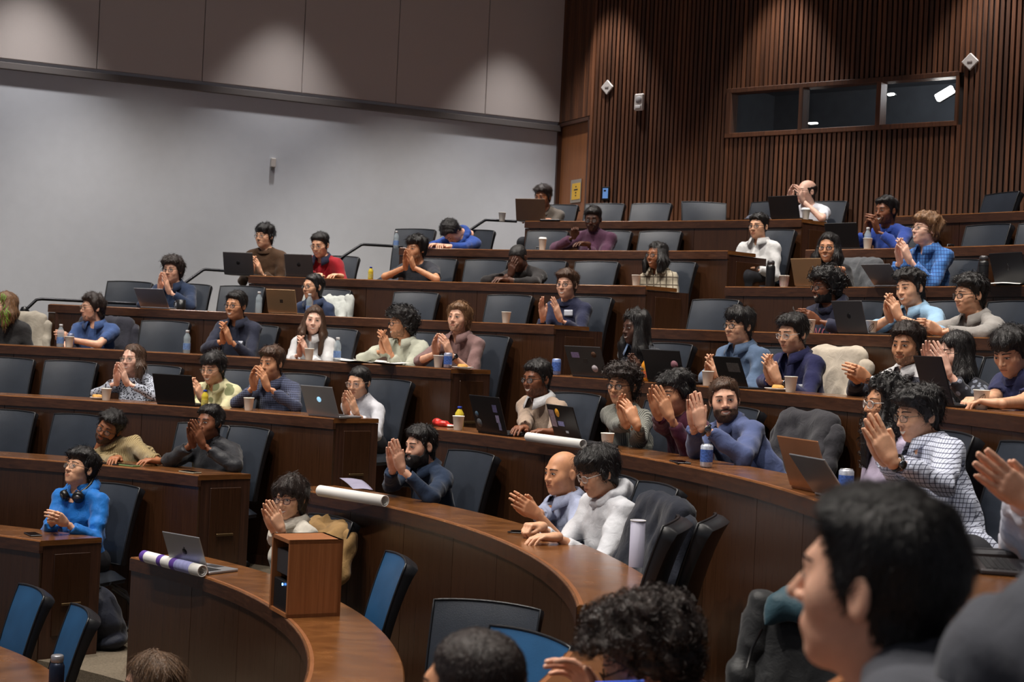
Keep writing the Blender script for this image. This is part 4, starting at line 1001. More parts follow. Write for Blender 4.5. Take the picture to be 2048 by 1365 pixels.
# ================================================================ CHAIRS
LEATH = plain('chair_leather', srgb(40, 46, 56), .42, bump=.25, bscale=320, var=.10, vscale=10, spec=.5)
LEATHB = plain('chair_leather_blue_glare', srgb(34, 78, 118), .40, bump=.25, bscale=320, var=.12, vscale=7, spec=.5)  # dark leather with bluish glare from the stage side painted into its colour
LEATHE = plain('chair_edge_black', srgb(24, 25, 29), .38, spec=.5)
def backrest():
    na, nb = 13, 11; Fg = []; Bk = []
    for i in range(na):
        a = -1 + 2 * i / (na - 1); f = []; b = []
        for j in range(nb):
            t = j / (nb - 1); hw = .222 + .014 * t; z = .50 + t * .525 - .010 * a * a * t; y = -.185 - .085 * t - .05 * t * t + .030 * a * a
            puff = .012 * (1 - a ** 4) * (1 - (2 * t - 1) ** 4); f.append((a * hw, y + puff, z)); b.append((a * hw, y - .048 - .014 * t ** 3, z - (.028 * t ** 6)))
        Fg.append(f); Bk.append(b)
    return np.array(Fg), np.array(Bk)
def make_chair_meshes(front):
    Fg, Bk = backrest(); na, nb = Fg.shape[:2]
    pad = MB().sheet(Fg[::-1]).mesh('backrest_pad', front)
    m = MB(); m.sheet(Bk)
    edge = lambda G_: np.concatenate([G_[0, :], G_[1:-1, -1], G_[-1, ::-1], G_[-2:0:-1, 0]])
    e1, e2 = edge(Fg), edge(Bk); mid = (e1 + e2) / 2; cen = mid.mean(0); mid = mid + (mid - cen) / np.linalg.norm(mid - cen, axis=1)[:, None] * .008
    m.sheet(np.stack([np.vstack([q, q[:1]]) for q in (e1, mid, e2)], 1)); shell = m.mesh('backrest_shell', LEATHE)
    pip = MB().tube(e1, .006, 6, closed=True).mesh('piping', LEATHE)
    m = MB(); G_ = []
    for i in range(9):
        a = -1 + i / 4; L = []
        for j in range(9):
            b = -1 + j / 4; e = (1 - a ** 6) * (1 - b ** 6); L.append((a * .235, .02 + b * .215, .405 + .065 * e ** .5 if e > 0 else .405))
        G_.append(L)
    m.sheet(G_); m.box((0, .02, .395), (.46, .42, .03)); seat = m.mesh('seat', front)
    col = MB().lathe([(.028, .09), (.028, .30), (.05, .31), (.05, .385)], 12).mesh('column', METAL)
    m = MB()
    for k in range(5):
        a = 2 * math.pi * k / 5 + .3; d = np.array([math.cos(a), math.sin(a), 0]); m.tube([d * .02 + (0, 0, .10), d * .24 + (0, 0, .075)], [.025, .016], 6); m.lathe([(.0, -.012), (.026, -.012), (.026, .012), (0, .012)], 10, d * .25 + (0, 0, .028), np.stack([d, [0, 0, 1], np.cross(d, [0, 0, 1])], 1))
    base = m.mesh('star_base', METAL); arm = MB().box((0, -.20, .44), (.12, .06, .14), None, .01).mesh('back_bracket', METAL)
    return dict(seat=seat, backrest_shell=shell, backrest_pad=pad, piping=pip, column=col, star_base=base, back_bracket=arm)
CH = {'dark': make_chair_meshes(LEATH), 'blue': make_chair_meshes(LEATHB)}
def chair(row, az, label, r=.66, turn=0, kind='dark', z=None, xy=None, dz=0):
    P = polar(RR(row) + r, az) if xy is None else xy
    o = empty('chair', (P[0], P[1], (ZF(row) if z is None else z)), az + math.pi / 2 + math.radians(turn), label, 'chair', 'leather swivel chairs behind the desks')
    ps = {}
    for k in ('seat', 'backrest_shell', 'column', 'star_base', 'back_bracket'): ps[k] = obj(k, CH[kind][k], o)
    for k in ('backrest_pad', 'piping'): ps[k] = obj(k, CH[kind][k], ps['backrest_shell'])
    if dz:
        for k in ('seat', 'backrest_shell', 'back_bracket'): ps[k].location.z = dz
    return o
# ================================================================ PEOPLE
short = dict(ts=.008, tt=.022, tb=.012, tf=.006); crop = dict(ts=.006, tt=.020, tb=.009, tf=.006, amp=.004, lift=.010, sl=.026); buzz = dict(ts=.003, tt=.006, tb=.003, amp=.0012, freq=260)
flop = dict(ts=.014, tt=.028, tb=.016, tf=.008, fringe=.026, amp=.005, freq=110); sidep = dict(ts=.011, tt=.028, tb=.014, tf=.012, amp=.004, freq=110)
wavy = dict(ts=.018, tt=.034, tb=.022, tf=.008, fringe=.010, amp=.008, freq=115); curly = dict(ts=.024, tt=.040, tb=.030, tf=.012, fringe=.008, amp=.0075, freq=190)
spiky = dict(ts=.010, tt=.030, tb=.014, tf=.014, amp=.007, freq=160); rim = dict(ts=.004, tt=.004, tb=.006, bald=.112, amp=.001)
long_ = dict(ts=.012, tt=.016, tb=.016, long=.20, amp=.003, freq=120); bangs = dict(ts=.014, tt=.020, tb=.018, long=.24, fringe=.034, amp=.003, freq=120)
neckl = dict(ts=.018, tt=.026, tb=.024, tf=.006, side=.03, nape=-.03, amp=.006, freq=110); tied = dict(ts=.006, tt=.010, tb=.010, bun=1, amp=.002)
G_DK = dict(col=(28, 24, 24)); G_MT = dict(col=(120, 104, 88), r=.0019); G_CL = dict(col=(196, 190, 186), r=.0026, hh=.018)
smile = dict(smile=1, open=1.0, eye=.7); soft = dict(smile=.6); neutral = dict(); fsm = dict(smile=1, open=.6, w=.95, jaw=.86, neck=.84, brow=.7); fne = dict(w=.95, jaw=.86, neck=.84, brow=.7, smile=.3)
def C(n, r, g, b, *a, **k): return cloth(n, srgb(r, g, b), *a, **k)
BD_ = dict(k=dict(th=.008)); BDS = dict(k=dict(th=.0018), blend=.45); BDL = dict(k=dict(th=.016))
def seat(name, who, r=.66, turn=0, kind='dark', az=None):
    p = PEOPLE[name]; chair(p['row'], p['az'] if az is None else az, 'dark leather swivel chair occupied by ' + who, r=r, turn=turn, kind=kind)
def pp(name, who, lab, row, hu, hv, ch=True, **k):
    person(name, row, hu, hv, lab, **k)
    if ch: seat(name, who)
cl = lambda u, v, d=.28, **k: dict(t='clap', c=(u, v, d), **k)
pr = lambda u, v, d=.28, **k: dict(t='pray', c=(u, v, d), **k)
cs = lambda u, v, d=.22, **k: dict(t='clasp', c=(u, v, d), f=k.pop('f', (0, .9, .35)), **k)
tw = lambda L, R, **k: dict(t='two', L=L, R=R, **k)
# --- top row
pp('p81', 'the man with the dark laptop in the corner', 'man in grey brown jacket bent to a laptop in the far top corner', 8, 1086, 394, yaw=30, pitch=14, hr=.52, sk='brown', hc='dark', hair=sidep, top=C('grey_brown', 96, 88, 80), collar='v', beard=BDS, hands=tw((1062, 440, .30), (1096, 440, .30)))
pp('p82', 'the balding man in white in the top row', 'balding man in white shirt clapping high in the top row', 8, 1613, 384, yaw=55, pitch=2, hr=.55, sk='pale', hc='dark', hair=rim, glasses=G_DK, top=C('white_tee', 214, 216, 224), sleeve='short', hands=cl(1590, 388, .28, gap=.10))
# --- seventh row
pp('p71', 'the slumped person in blue', 'person in bright blue jacket slumped face down over the desk', 7, 903, 463, yaw=60, pitch=72, hr=.38, sk='light', hc='black', hair=dict(ts=.02, tt=.024, tb=.022), top=C('royal_blue', 42, 74, 150), collar='crew', hood=True, hands=tw((868, 494, .06), (880, 494, .10)))
pp('p72', 'the man in the plum sweater', 'man in plum quarter zip sweater and glasses raising one hand', 7, 1186, 438, yaw=12, pitch=14, hr=.55, sk='black', hc='black', hair=crop, beard=BDS, glasses=G_DK, build=1.12, top=C('plum', 76, 44, 66), collar='turtle', hands=tw((1165, 486, .18), (1149, 462, .24), fR=(-.3, .5, .6), pR=(-.2, .3, -.9), poseR='cup', poseL='rest'))
pp('p73', 'the boy in white by the aisle', 'young man in white button shirt and glasses at the aisle end', 7, 1517, 453, yaw=30, pitch=4, hr=.68, sk='asian', hc='black', hair=crop, glasses=G_DK, top=C('white_shirt', 206, 206, 206), collar='shirt', hands=None)
pp('p74', 'the man in cobalt sweater', 'smiling man in cobalt blue sweater resting chin above clasped hands', 7, 1772, 422, yaw=42, pitch=4, hr=.52, sk='dbrown', hc='black', hair=short, head=smile, beard=BDS, top=C('cobalt', 34, 62, 140), hands=cs(1742, 443, .26, f=(-.1, .5, .8)), tagat=(-.09, .02))
# --- sixth row
pp('p61', 'the man in brown sweater', 'man in brown sweater clapping behind a grey laptop', 6, 529, 473, yaw=38, pitch=3, hr=.60, sk='asian', hc='black', hair=flop, glasses=G_MT, top=C('brown_sweat', 70, 48, 30), hands=cl(510, 530, .34))
pp('p62', 'the man in red sleeves', 'man in navy and red sweater speaking over his laptop', 6, 640, 490, yaw=28, pitch=16, hr=.50, sk='asian', hc='black', hair=crop, glasses=G_MT, head=dict(open=.5), top=C('red_navy', 150, 22, 34), collar='shirt', collar_mat=C('navy_col', 34, 38, 62), hands=tw((672, 552, .20), (638, 552, .22)))
pp('p63', 'the man in charcoal tee', 'laughing man in charcoal tee with hands at his mouth', 6, 832, 499, yaw=42, pitch=2, hr=.50, sk='tan', hc='black', hair=wavy, head=dict(smile=1, open=1.3), beard=BDS, top=C('charcoal', 48, 50, 58), sleeve='short', hands=pr(816, 519, .24, out=.9))
pp('p64', 'the man hiding his face', 'man in black top bowing with a hand over his face', 6, 1036, 516, yaw=35, pitch=34, hr=.42, sk='black', hc='black', hair=buzz, build=1.05, top=C('black_top', 30, 27, 28), hands=tw((1003, 560, .16), (1024, 538, .26), fR=(-.3, .2, .8), pR=(0, -.9, .1), poseR='soft'))
pp('p65', 'the woman in pale plaid', 'woman in pale plaid jacket and glasses at the aisle end of the sixth row', 6, 1314, 511, yaw=42, pitch=2, hr=.66, fem=True, sk='brown', hc='black', hair=dict(ts=.010, tt=.014, tb=.018, long=.06), glasses=G_DK, head=fsm, top=C('plaid_pale', 176, 166, 146, srgb(92, 82, 70), 'check', 14), collar='shirt', hands=None)
pp('p66', 'the woman in black turtleneck', 'smiling woman in black turtleneck behind a gold laptop', 6, 1657, 496, yaw=16, pitch=4, hr=.56, fem=True, sk='tan', hc='black', hair=dict(long_, long=.12), glasses=G_DK, head=fsm, top=C('black_knit', 24, 23, 25), collar='turtle', hands=tw((1668, 536, .24), (1645, 540, .24)))
pp('p67', 'the man in blue check shirt', 'laughing man in blue check shirt and curly light hair clapping', 6, 1852, 460, yaw=58, pitch=-6, hr=.58, sk='pale', hc='lbrown', hair=wavy, glasses=G_MT, head=smile, top=C('blue_check', 62, 112, 176, srgb(30, 56, 110), 'check', 34), collar='shirt', hands=cl(1803, 500, .28))
# --- fifth row
pp('p51', 'the curly man by the wall steps', 'curly haired man in dark blue shirt with palms pressed before his chin', 5, 345, 540, yaw=28, pitch=4, hr=.55, sk='light', hc='dark', hair=dict(curly, ts=.018, tt=.03), glasses=G_DK, head=soft, top=C('dk_blue', 34, 48, 74), collar='polo', hands=pr(326, 566, .26), tagat=(-.09, -.02))
pp('p52', 'the woman behind the pale gold laptop', 'woman in denim blue shirt and round glasses behind a pale gold laptop', 5, 626, 574, yaw=48, pitch=2, hr=.62, fem=True, sk='asian', hc='black', hair=dict(ts=.010, tt=.016, tb=.02, nape=-.04, side=.02), glasses=G_DK, head=fne, top=C('denim_dk', 44, 56, 84), collar='shirt', hands=None)
pp('p53', 'the man clapping wide in navy', 'smiling man in navy jacket clapping with hands apart at the aisle end', 5, 1134, 570, yaw=28, pitch=2, hr=.60, sk='light', hc='brown', hair=sidep, glasses=G_DK, head=smile, top=C('navy_ink', 32, 36, 62), hands=cl(1098, 618, .24, gap=.13, pose='flat'), tagat=(-.06, .06))
pp('p54', 'the man in the lettered hoodie', 'bearded man in navy hoodie with red lettering, laughing', 5, 1652, 574, yaw=58, pitch=6, hr=.56, sk='dbrown', hc='black', hair=curly, glasses=G_DK, head=smile, beard=dict(k=dict(th=.004)), hood=True, build=1.06, top=C('navy_hoodie', 36, 38, 58), hands=cs(1610, 632, .18))
pp('p55', 'the man in sky blue shirt', 'laughing man in sky blue shirt rubbing his hands', 5, 1820, 577, yaw=40, pitch=6, roll=6, hr=.55, sk='asian', hc='black', hair=spiky, head=smile, top=C('sky_shirt', 138, 172, 200), collar='shirt', collar_mat=C('sky_shirt', 138, 172, 200), sleeve='rolled', hands=cl(1782, 614, .24), build=1.05)
pp('p56', 'the man in the pale jacket', 'man in pale grey jacket and black rimmed glasses with folded hands', 5, 1940, 590, yaw=55, pitch=6, hr=.55, sk='asian', hc='black', hair=spiky, glasses=G_DK, head=soft, top=C('pale_jacket', 150, 146, 142), collar='shirt', collar_mat=C('pale_jacket', 150, 146, 142), hands=cs(1850, 656, .12), watch='R')
# --- fourth row
pp('p41', 'the person with green hair', 'person with green streaked hair and black shirt cut off by the left edge', 4, 10, 612, yaw=60, pitch=4, hr=.58, fem=True, sk='pale', hc='lbrown', hair=dict(long_, long=.08, fringe=.02), glasses=G_DK, head=fne, top=C('faded_black', 46, 45, 46), hands=None)
pp('p42', 'the man in blue polo', 'man in blue polo shirt and glasses in profile with folded hands', 4, 185, 616, yaw=66, pitch=4, hr=.62, sk='light', hc='dark', hair=dict(neckl, nape=-.01, side=.01), glasses=G_MT, beard=dict(k=dict(th=.002, hi=-.05), blend=.5), top=C('blue_polo', 60, 84, 132), collar='polo', sleeve='short', hands=cs(122, 672, .16), tagat=(-.05, -.04))
pp('p43', 'the smiling man in navy jacket', 'smiling man with glasses in dark navy jacket pressing hands together', 4, 472, 612, yaw=36, pitch=2, hr=.58, sk='tan', hc='black', hair=crop, glasses=G_DK, head=smile, top=C('navy_jacket', 38, 42, 60), collar='shirt', hands=cl(449, 664, .26, gap=.02), tagat=(-.08, -.03))
pp('p44', 'the woman in white shirt looking across', 'long haired woman in white shirt looking toward the camera', 4, 628, 641, yaw=2, pitch=2, roll=-4, hr=.60, fem=True, tyaw=6, sk='pale', hc='brown', hair=dict(long_, long=.22), head=fsm, top=C('white_blouse', 196, 196, 198), collar='shirt', hands=cl(603, 690, .30, gap=.02))
pp('p45', 'the man in pale green shirt', 'curly haired man in pale green shirt turned left, hands folded at his chin', 4, 803, 648, yaw=68, pitch=2, hr=.60, sk='tan', hc='black', hair=dict(curly, tb=.04), glasses=G_DK, beard=BDS, head=smile, top=C('pale_green', 178, 180, 164), collar='shirt', hands=cl(767, 682, .26, gap=.015), build=1.05)
pp('p46', 'the man in mauve shirt', 'man with swept back light hair in mauve shirt clapping', 4, 918, 637, yaw=30, pitch=-4, hr=.56, sk='light', hc='lbrown', hair=neckl, beard=dict(k=dict(th=.0018), blend=.4), top=C('mauve', 128, 100, 98), collar='shirt', sleeve='rolled', hands=cl(881, 690, .24, gap=.10), watch='L')
pp('p47', 'the woman in pinstripe blazer', 'smiling woman with long black hair in dark pinstripe blazer over pale blue shirt', 4, 1272, 656, yaw=56, pitch=4, hr=.58, fem=True, sk='black', hc='black', hair=dict(long_, long=.28, lr=.034, ts=.022, tt=.026, amp=.007, ns=700), head=fsm, top=C('pinstripe', 36, 38, 44, srgb(74, 76, 82), 'check', 40), collar='shirt', collar_mat=C('pale_blue_shirt', 120, 142, 178), hands=cl(1265, 735, .26))
pp('p48', 'the man in denim shirt', 'man in faded denim shirt and glasses clapping behind a black tablet', 4, 1478, 652, yaw=46, pitch=2, hr=.58, sk='asian', hc='black', hair=flop, glasses=G_DK, head=soft, top=C('denim', 84, 104, 132), collar='shirt', hands=cl(1424, 736, .22))
pp('p49', 'the man in indigo shirt', 'man in indigo button shirt smiling down with clapping hands', 4, 1585, 668, yaw=42, pitch=10, hr=.56, sk='asian', hc='black', hair=sidep, glasses=dict(col=(190, 184, 180), r=.002), head=soft, top=C('indigo', 34, 36, 76), collar='polo', hands=cl(1540, 737, .22, gap=.02), watch='L', tagat=(-.08, -.05))
pp('p4a', 'the man in striped rugby shirt', 'man in navy and white rugby shirt with clasped hands and smart watch', 4, 1815, 690, yaw=30, pitch=6, hr=.58, sk='tan', hc='dark', hair=sidep, beard=BDS, head=soft, top=C('rugby', 34, 36, 50, srgb(206, 206, 208), 'stripe', 3.4), collar='shirt', collar_mat=C('white_collar', 204, 204, 206), hands=cs(1708, 745, .16, f=(-.2, .9, .4)), watch='L')
pp('p4b', 'the woman with long dark bangs', 'woman with long dark hair and bangs clapping before her face', 4, 1910, 708, yaw=52, pitch=4, hr=.56, fem=True, sk='pale', hc='black', hair=bangs, glasses=G_MT, head=fne, top=C('dark_floral', 40, 42, 50, srgb(120, 126, 140), 'blotch', 30), hands=cl(1868, 715, .26, gap=.09, pose='flat'))
pp('p4c', 'the man in navy tee on the right', 'man in navy tee looking down at folded hands by a paper cup', 4, 2022, 704, yaw=34, pitch=26, hr=.52, sk='asian', hc='black', hair=flop, top=C('navy_tee', 42, 46, 84), sleeve='short', build=1.05, hands=tw((1968, 806, .10), (1945, 800, .16), fL=(.6, .7, .1), fR=(-.3, .9, .1), poseL='cup', poseR='cup'), tagat=(-.02, .02))
# --- third row
pp('p31', 'the woman in woven cardigan', 'woman in black and white woven cardigan with palms pressed at her mouth', 3, 266, 718, yaw=36, pitch=2, hr=.56, fem=True, sk='pale', hc='brown', hair=dict(long_, long=.07, lr=.018, ts=.008, tt=.010), glasses=G_MT, head=fsm, top=C('woven', 172, 178, 192, srgb(30, 32, 42), 'blotch', 62), hands=pr(239, 747, .24))
pp('p32', 'the man in yellow patterned shirt', 'man in pale yellow patterned shirt smiling down and clapping', 3, 426, 737, yaw=34, pitch=12, hr=.56, sk='asian', hc='black', hair=flop, glasses=G_MT, head=smile, top=C('yellow_pat', 206, 200, 160, srgb(128, 132, 96), 'blotch', 9), collar='shirt', hands=cl(388, 778, .24, gap=.05))
pp('p33', 'the man in dark check shirt', 'man in dark small check shirt clapping in front of his mouth', 3, 543, 727, yaw=38, pitch=4, hr=.52, sk='tan', hc='brown', hair=sidep, head=soft, top=C('dark_check', 40, 44, 64, srgb(92, 100, 128), 'check', 60), collar='shirt', hands=cl(516, 755, .22, gap=.085), tagat=(.02, -.11))
pp('p34', 'the woman in white turtleneck', 'woman in white turtleneck with hair clipped up beside a silver laptop', 3, 718, 765, yaw=32, pitch=10, hr=.60, fem=True, sk='asian', hc='black', hair=dict(ts=.008, tt=.012, tb=.012, bun=1, side=.01), glasses=dict(col=(170, 150, 140), r=.002, hh=.019), head=fne, top=C('white_turtle', 196, 197, 204), collar='turtle', hands=pr(697, 808, .26))
pp('p35', 'the man in beige vee sweater', 'smiling man in beige sweater over white collar typing on a black laptop', 3, 1074, 758, yaw=46, pitch=6, hr=.56, sk='dbrown', hc='black', hair=short, glasses=G_DK, beard=BDS, head=smile, top=C('beige_v', 152, 132, 116), collar='shirt', collar_mat=C('white_collar', 204, 204, 206), hands=tw((1085, 862, .14), (1040, 856, .16), poseR='rest'), tagat=(-.02, -.10))
pp('p36', 'the person in grey knit', 'person in chunky grey knit sweater and glasses clapping beside the cheek', 3, 1245, 772, yaw=32, pitch=2, hr=.56, sk='tan', hc='dark', hair=dict(curly, ts=.014), glasses=G_DK, head=dict(soft, neck=.9), top=C('grey_knit', 84, 86, 82, srgb(150, 150, 140), 'knit', 26), hands=cl(1252, 822, .26, gap=.06, f=(.25, .3, .85)))
pp('p37', 'the person in maroon sweater', 'person in maroon sweater with both hands raised in front of the face', 3, 1352, 788, yaw=50, pitch=8, hr=.50, sk='tan', hc='black', hair=wavy, top=C('maroon', 70, 24, 46), hands=pr(1318, 806, .18, gap=.07))
pp('p38', 'the bearded man smiling at the camera', 'bearded man in slate blue shirt smiling at the camera, hands pressed by his face', 3, 1449, 800, yaw=-2, pitch=2, roll=7, hr=.50, sk='light', hc='brown', hair=dict(ts=.008, tt=.016, tb=.016, bun=.6, amp=.004), head=dict(smile=1, open=.7, l=1.04), beard=BD_, top=C('slate_blue', 72, 84, 124), collar='shirt', hands=pr(1391, 822, .16, f=(-.10, .25, .95)), watch='L', build=1.12, tyaw=-4, lean=-1.5, pelr=.80)
pp('p39', 'the curly woman in lilac', 'woman with long black curls, clear glasses and lilac top, looking left', 3, 1774, 808, yaw=64, pitch=2, hr=.62, fem=True, sk='tan', hc='black', hair=dict(long_, long=.22, ts=.022, tt=.026, amp=.008, freq=170, lr=.034, sl=.035, ns=1100), glasses=G_CL, head=fne, top=C('lilac', 178, 166, 190), hands=None)
pp('p3a', 'the man in white grid check shirt', 'man in white grid check shirt and watch clapping in the foreground right', 3, 1838, 830, yaw=58, pitch=10, hr=.62, sk='asian', hc='black', hair=dict(spiky, ts=.016, tt=.030, fringe=.012), glasses=G_MT, head=smile, top=C('grid_check', 200, 206, 224, srgb(56, 60, 84), 'check', 52), collar='shirt', collar_mat=C('grid_check', 200, 206, 224), hands=pr(1758, 884, .24, f=(-.1, .5, .85), hs=1.1), watch='L', build=1.12, lean=-3)
# --- second row
pp('p21', 'the man in cream cable knit', 'bearded man in cream cable knit sweater leaning over to the left', 2, 219, 856, yaw=26, pitch=10, roll=-26, hr=.50, lean=-5, sk='brown', hc='black', hair=sidep, glasses=G_DK, beard=dict(k=dict(th=.004), blend=.85), top=C('cream_cable', 170, 150, 108, srgb(132, 114, 78), 'knit', 22), hands=tw((300, 928, .22), (230, 926, .14)), tagat=(-.03, -.12))
pp('p22', 'the man in black puffer jacket', 'man in black puffer jacket with palms pressed in front of his mouth', 2, 420, 846, yaw=42, pitch=-2, hr=.56, sk='dbrown', hc='black', hair=crop, head=soft, top=C('puffer', 34, 35, 40, rough=.5), collar='turtle', hands=pr(389, 868, .24), build=1.1, wr=.006, quilt=.006)
pp('p23', 'the bearded man in navy sweater', 'man with full black beard in navy sweater clapping over rolled posters', 2, 842, 892, yaw=56, pitch=6, hr=.54, sk='light', hc='black', hair=short, head=smile, beard=BDL, top=C('navy_sweater', 28, 44, 68), collar='shirt', hands=pr(789, 912, .20, f=(-.1, .35, .9)))
pp('p24', 'the bald man in light blue shirt', 'bald man in pale blue oxford shirt clapping low', 2, 1124, 946, yaw=52, pitch=4, hr=.60, sk='tan', hc='black', hair=None, head=dict(soft, w=1.0), top=C('oxford', 150, 158, 184), collar='shirt', sleeve='rolled', hands=cl(1046, 1012, .22, gap=.05, f=(-.2, .8, .5)))
pp('p25', 'the man in white hoodie', 'man in white hoodie looking down with fists on the curved desk', 2, 1196, 945, yaw=62, pitch=20, hr=.60, sk='asian', hc='black', hair=dict(flop, ts=.02, tt=.034, tb=.022), glasses=G_CL, top=C('white_hoodie', 196, 198, 204), hood=True, build=1.14, hands=tw((1088, 1074, .18), (1062, 1052, .20), fL=(-.1, .9, .05), fR=(-.3, .9, .1), poseR='fist', poseL='rest'))
# --- lowest row
pp('p11', 'the man in bright blue jacket', 'man in bright blue shell jacket with headphones round his neck looking up', 1, 161, 938, yaw=50, pitch=-16, hr=.62, sk='asian', hc='black', hair=dict(wavy, ts=.012), glasses=G_MT, top=C('bright_blue', 20, 108, 190, rough=.6), collar='turtle', hood=True, hands=cs(109, 1037, .24, f=(-.3, .8, .35)))
pp('p12', 'the woman in ivory shirt', 'woman with short dark hair in ivory shirt clapping beside an open laptop', 1, 581, 997, yaw=30, pitch=4, hr=.66, fem=True, sk='asian', hc='dark', hair=dict(flop, ts=.024, tb=.03, side=.035, nape=.0, fringe=.03), glasses=dict(col=(70, 36, 40), r=.0022), head=fsm, top=C('ivory', 206, 200, 188), collar='shirt', hands=pr(543, 1032, .36))
# --- near block, seen from behind
pp('pf1', 'the long haired woman at the bottom edge', 'woman with long straight brown hair seen from behind at the bottom edge', 0, 304, 1372, pel='depth', hr=5.55, yaw=112, pitch=4, fem=True, sk='light', hc='mbrown', hair=dict(long_, long=.2, ts=.012, tt=.014, tb=.016, lr=.022, amp=.001, ns=1500), glasses=G_DK, head=fne, top=C('grey_top', 70, 72, 80), hands=None, ch=False, floor=0.0)
pp('pf2', 'the buzz cut man', 'man with dark buzz cut hair seen from behind at the bottom edge', 2, 944, 1385, pel='depth', hr=2.95, yaw=118, pitch=2, sk='tan', hc='dark', hair=dict(ts=.002, tt=.010, tb=.003, amp=.001, freq=260, ns=3000, sl=.012, lift=.003), vox=.0039, top=C('black_tee', 30, 30, 34), hands=None, ch=False)
pp('pf3', 'the man with the dark curls', 'man with big dark curls in black leather jacket bent over a phone', 2, 1290, 1318, pel='depth', hr=3.45, yaw=98, pitch=28, sk='light', hc='dark', hair=dict(curly, ts=.030, tt=.044, tb=.036, tf=.016, amp=.010, freq=150, ns=2400, sl=.030, lift=.02), glasses=G_DK, vox=.0039, top=C('leather_jacket', 28, 30, 34, rough=.4), collar='turtle', hands=dict(t='two', L=(1250, 1392, 3.3, 1), R=(1172, 1362, 3.55, 1), fR=(-.2, .6, .7), fL=(-.2, .9, .3), pR=(-.6, 0, -.7), free=1), ch=False)
pp('pf4', 'the large out of focus man', 'large out of focus man in black jacket filling the lower right corner', 3, 1752, 1170, pel='depth', hr=1.98, pofs=.46, pz=.80, yaw=113, pitch=-3, bighood=True, head=dict(nose=1.35, l=1.05), sk='light', hc='black', hair=dict(ts=.005, tt=.020, tb=.011, line=.012, tf=.008, amp=.003, freq=120, ns=4200, sl=.030, lift=.005), vox=.0032, top=C('black_shell', 78, 80, 88), hood=C('black_shell', 78, 80, 88), collar='crew', hands=None, ch=False, build=1.3)
pp('pf5', 'the man at the right edge', 'man in white shirt at the right edge with large clapping hands', 3, 2094, 1006, hr=.62, yaw=80, pitch=8, sk='light', hc='dark', hair=short, beard=BD_, top=C('white_stripe', 190, 192, 206), collar='shirt', sleeve='long', hands=cl(2004, 962, .22, gap=.07, f=(-.25, .75, .55), pose='flat'), vox=.0042)

# green streaks in the fringe of the person at the left edge
p = PEOPLE['p41']; v, q = hair_mesh(dict(long_, long=.06, fringe=.02), dict(fne), 5, .006); kk = (v[q].mean(1)[:, 1] > .03); v2, q2 = strands(v, q[kk], 160, 3, .06, .006, False, True, .010); obj('green_streak', mesh_np('green_streak', v2[len(v):], q2[kk.sum():] - len(v), [hairmat('hair_green', HAIRC['green'])]), p['root'], p['MH'])
# ================================================================ EMPTY CHAIRS
def cpx(row, u, v, label, r=.68, turn=0, kind='dark', dz=0):
    """empty chair whose backrest shows at (u, v); stands clear of the chairs already in its row, or is the one already there"""
    az = azim(oncyl(u, v, RR(row) + .92)); R_ = RR(row) + r
    near = [(o, azim(o.location)) for o in bpy.data.objects if o.get('category') == 'chair' and abs(o.location.z - ZF(row)) < .05]
    for o, a in near:
        if abs(a - az) * R_ < .34: return o
    for _ in range(4):
        for o, a in near:
            d = (az - a) * R_
            if abs(d) < .55: az = a + math.copysign(.55, d) / R_
    if any(abs(az - a) * R_ < .5 for o, a in near): return min(near, key=lambda q: abs(q[1] - az))[0]
    return chair(row, az, label, r=r, turn=turn, kind=kind, dz=dz)
EC = [(8, 1310, 405, 'empty dark chair in the top row below the alarm speaker', 0), (8, 1448, 420, 'empty chair turned sideways in the top row left of the booth window', 35), (8, 1515, 420, 'empty chair in the top row beside the balding man', -5), (8, 1225, 430, 'empty chair in the top row behind the man in plum', 0),
      (8, 1996, 408, 'lone empty chair in the top row under the right antenna', -20), (7, 826, 478, 'empty chair in the seventh row with a water bottle before it', 0), (7, 988, 478, 'empty chair right of the slumped person in blue', 0), (7, 1090, 476, 'chair in the seventh row with a black bag on it', 0),
      (7, 1297, 474, 'empty chair right of the man in plum sweater', 0), (7, 1963, 468, 'large empty chair right of the man in blue check', -6), (7, 2045, 478, 'empty chair at the right edge of the seventh row', 0), (6, 690, 540, 'empty chair right of the man with red sleeves', 12), (6, 935, 548, 'empty chair right of the man in charcoal tee', 0),
      (6, 1185, 548, 'empty chair between the bowed man and the woman in plaid', 0), (6, 1920, 555, 'empty chair right of the man in blue check, low', 8), (5, 250, 600, 'empty chair left of the curly man by the wall steps', -4), (5, 400, 605, 'empty chair in shade right of the curly man', 6), (5, 457, 600, 'empty chair with light sheen behind the smiling man in navy jacket', 0),
      (5, 708, 616, 'empty chair right of the woman with gold laptop', 0), (5, 826, 612, 'empty chair in the middle of the fifth row above the curly green shirted man', 0), (5, 1012, 627, 'empty chair behind a single paper cup in the fifth row', 0), (5, 1422, 637, 'empty chair at the left end of the fifth row right of the aisle', 0),
      (5, 1762, 640, 'low empty chair between the hoodie man and the sky blue shirt', 10), (4, 292, 682, 'empty chair right of the man in blue polo', 0), (4, 1345, 705, 'empty chair right of the woman in pinstripe', 10), (3, 8, 760, 'empty chair cut by the left edge in the third row', 0), (3, 106, 762, 'large empty chair in the third row left of the woven cardigan', 0),
      (3, 625, 785, 'empty chair between the dark check shirt and the silver laptop', 5), (2, 6, 875, 'empty blue grey chair cut by the left edge in the second row', 0), (2, 122, 885, 'empty blue grey chair above the man in bright blue', -8), (2, 350, 885, 'empty chair between the cream sweater and the puffer jacket', 0),
      (2, 922, 945, 'empty chair behind the bearded man in navy sweater', 8), (2, 968, 985, 'empty chair turned toward the bald man', -14)]
for row, u, v, lab, tn in EC: cpx(row, u, v, lab, turn=tn, r=.68 if row < 8 else .54)
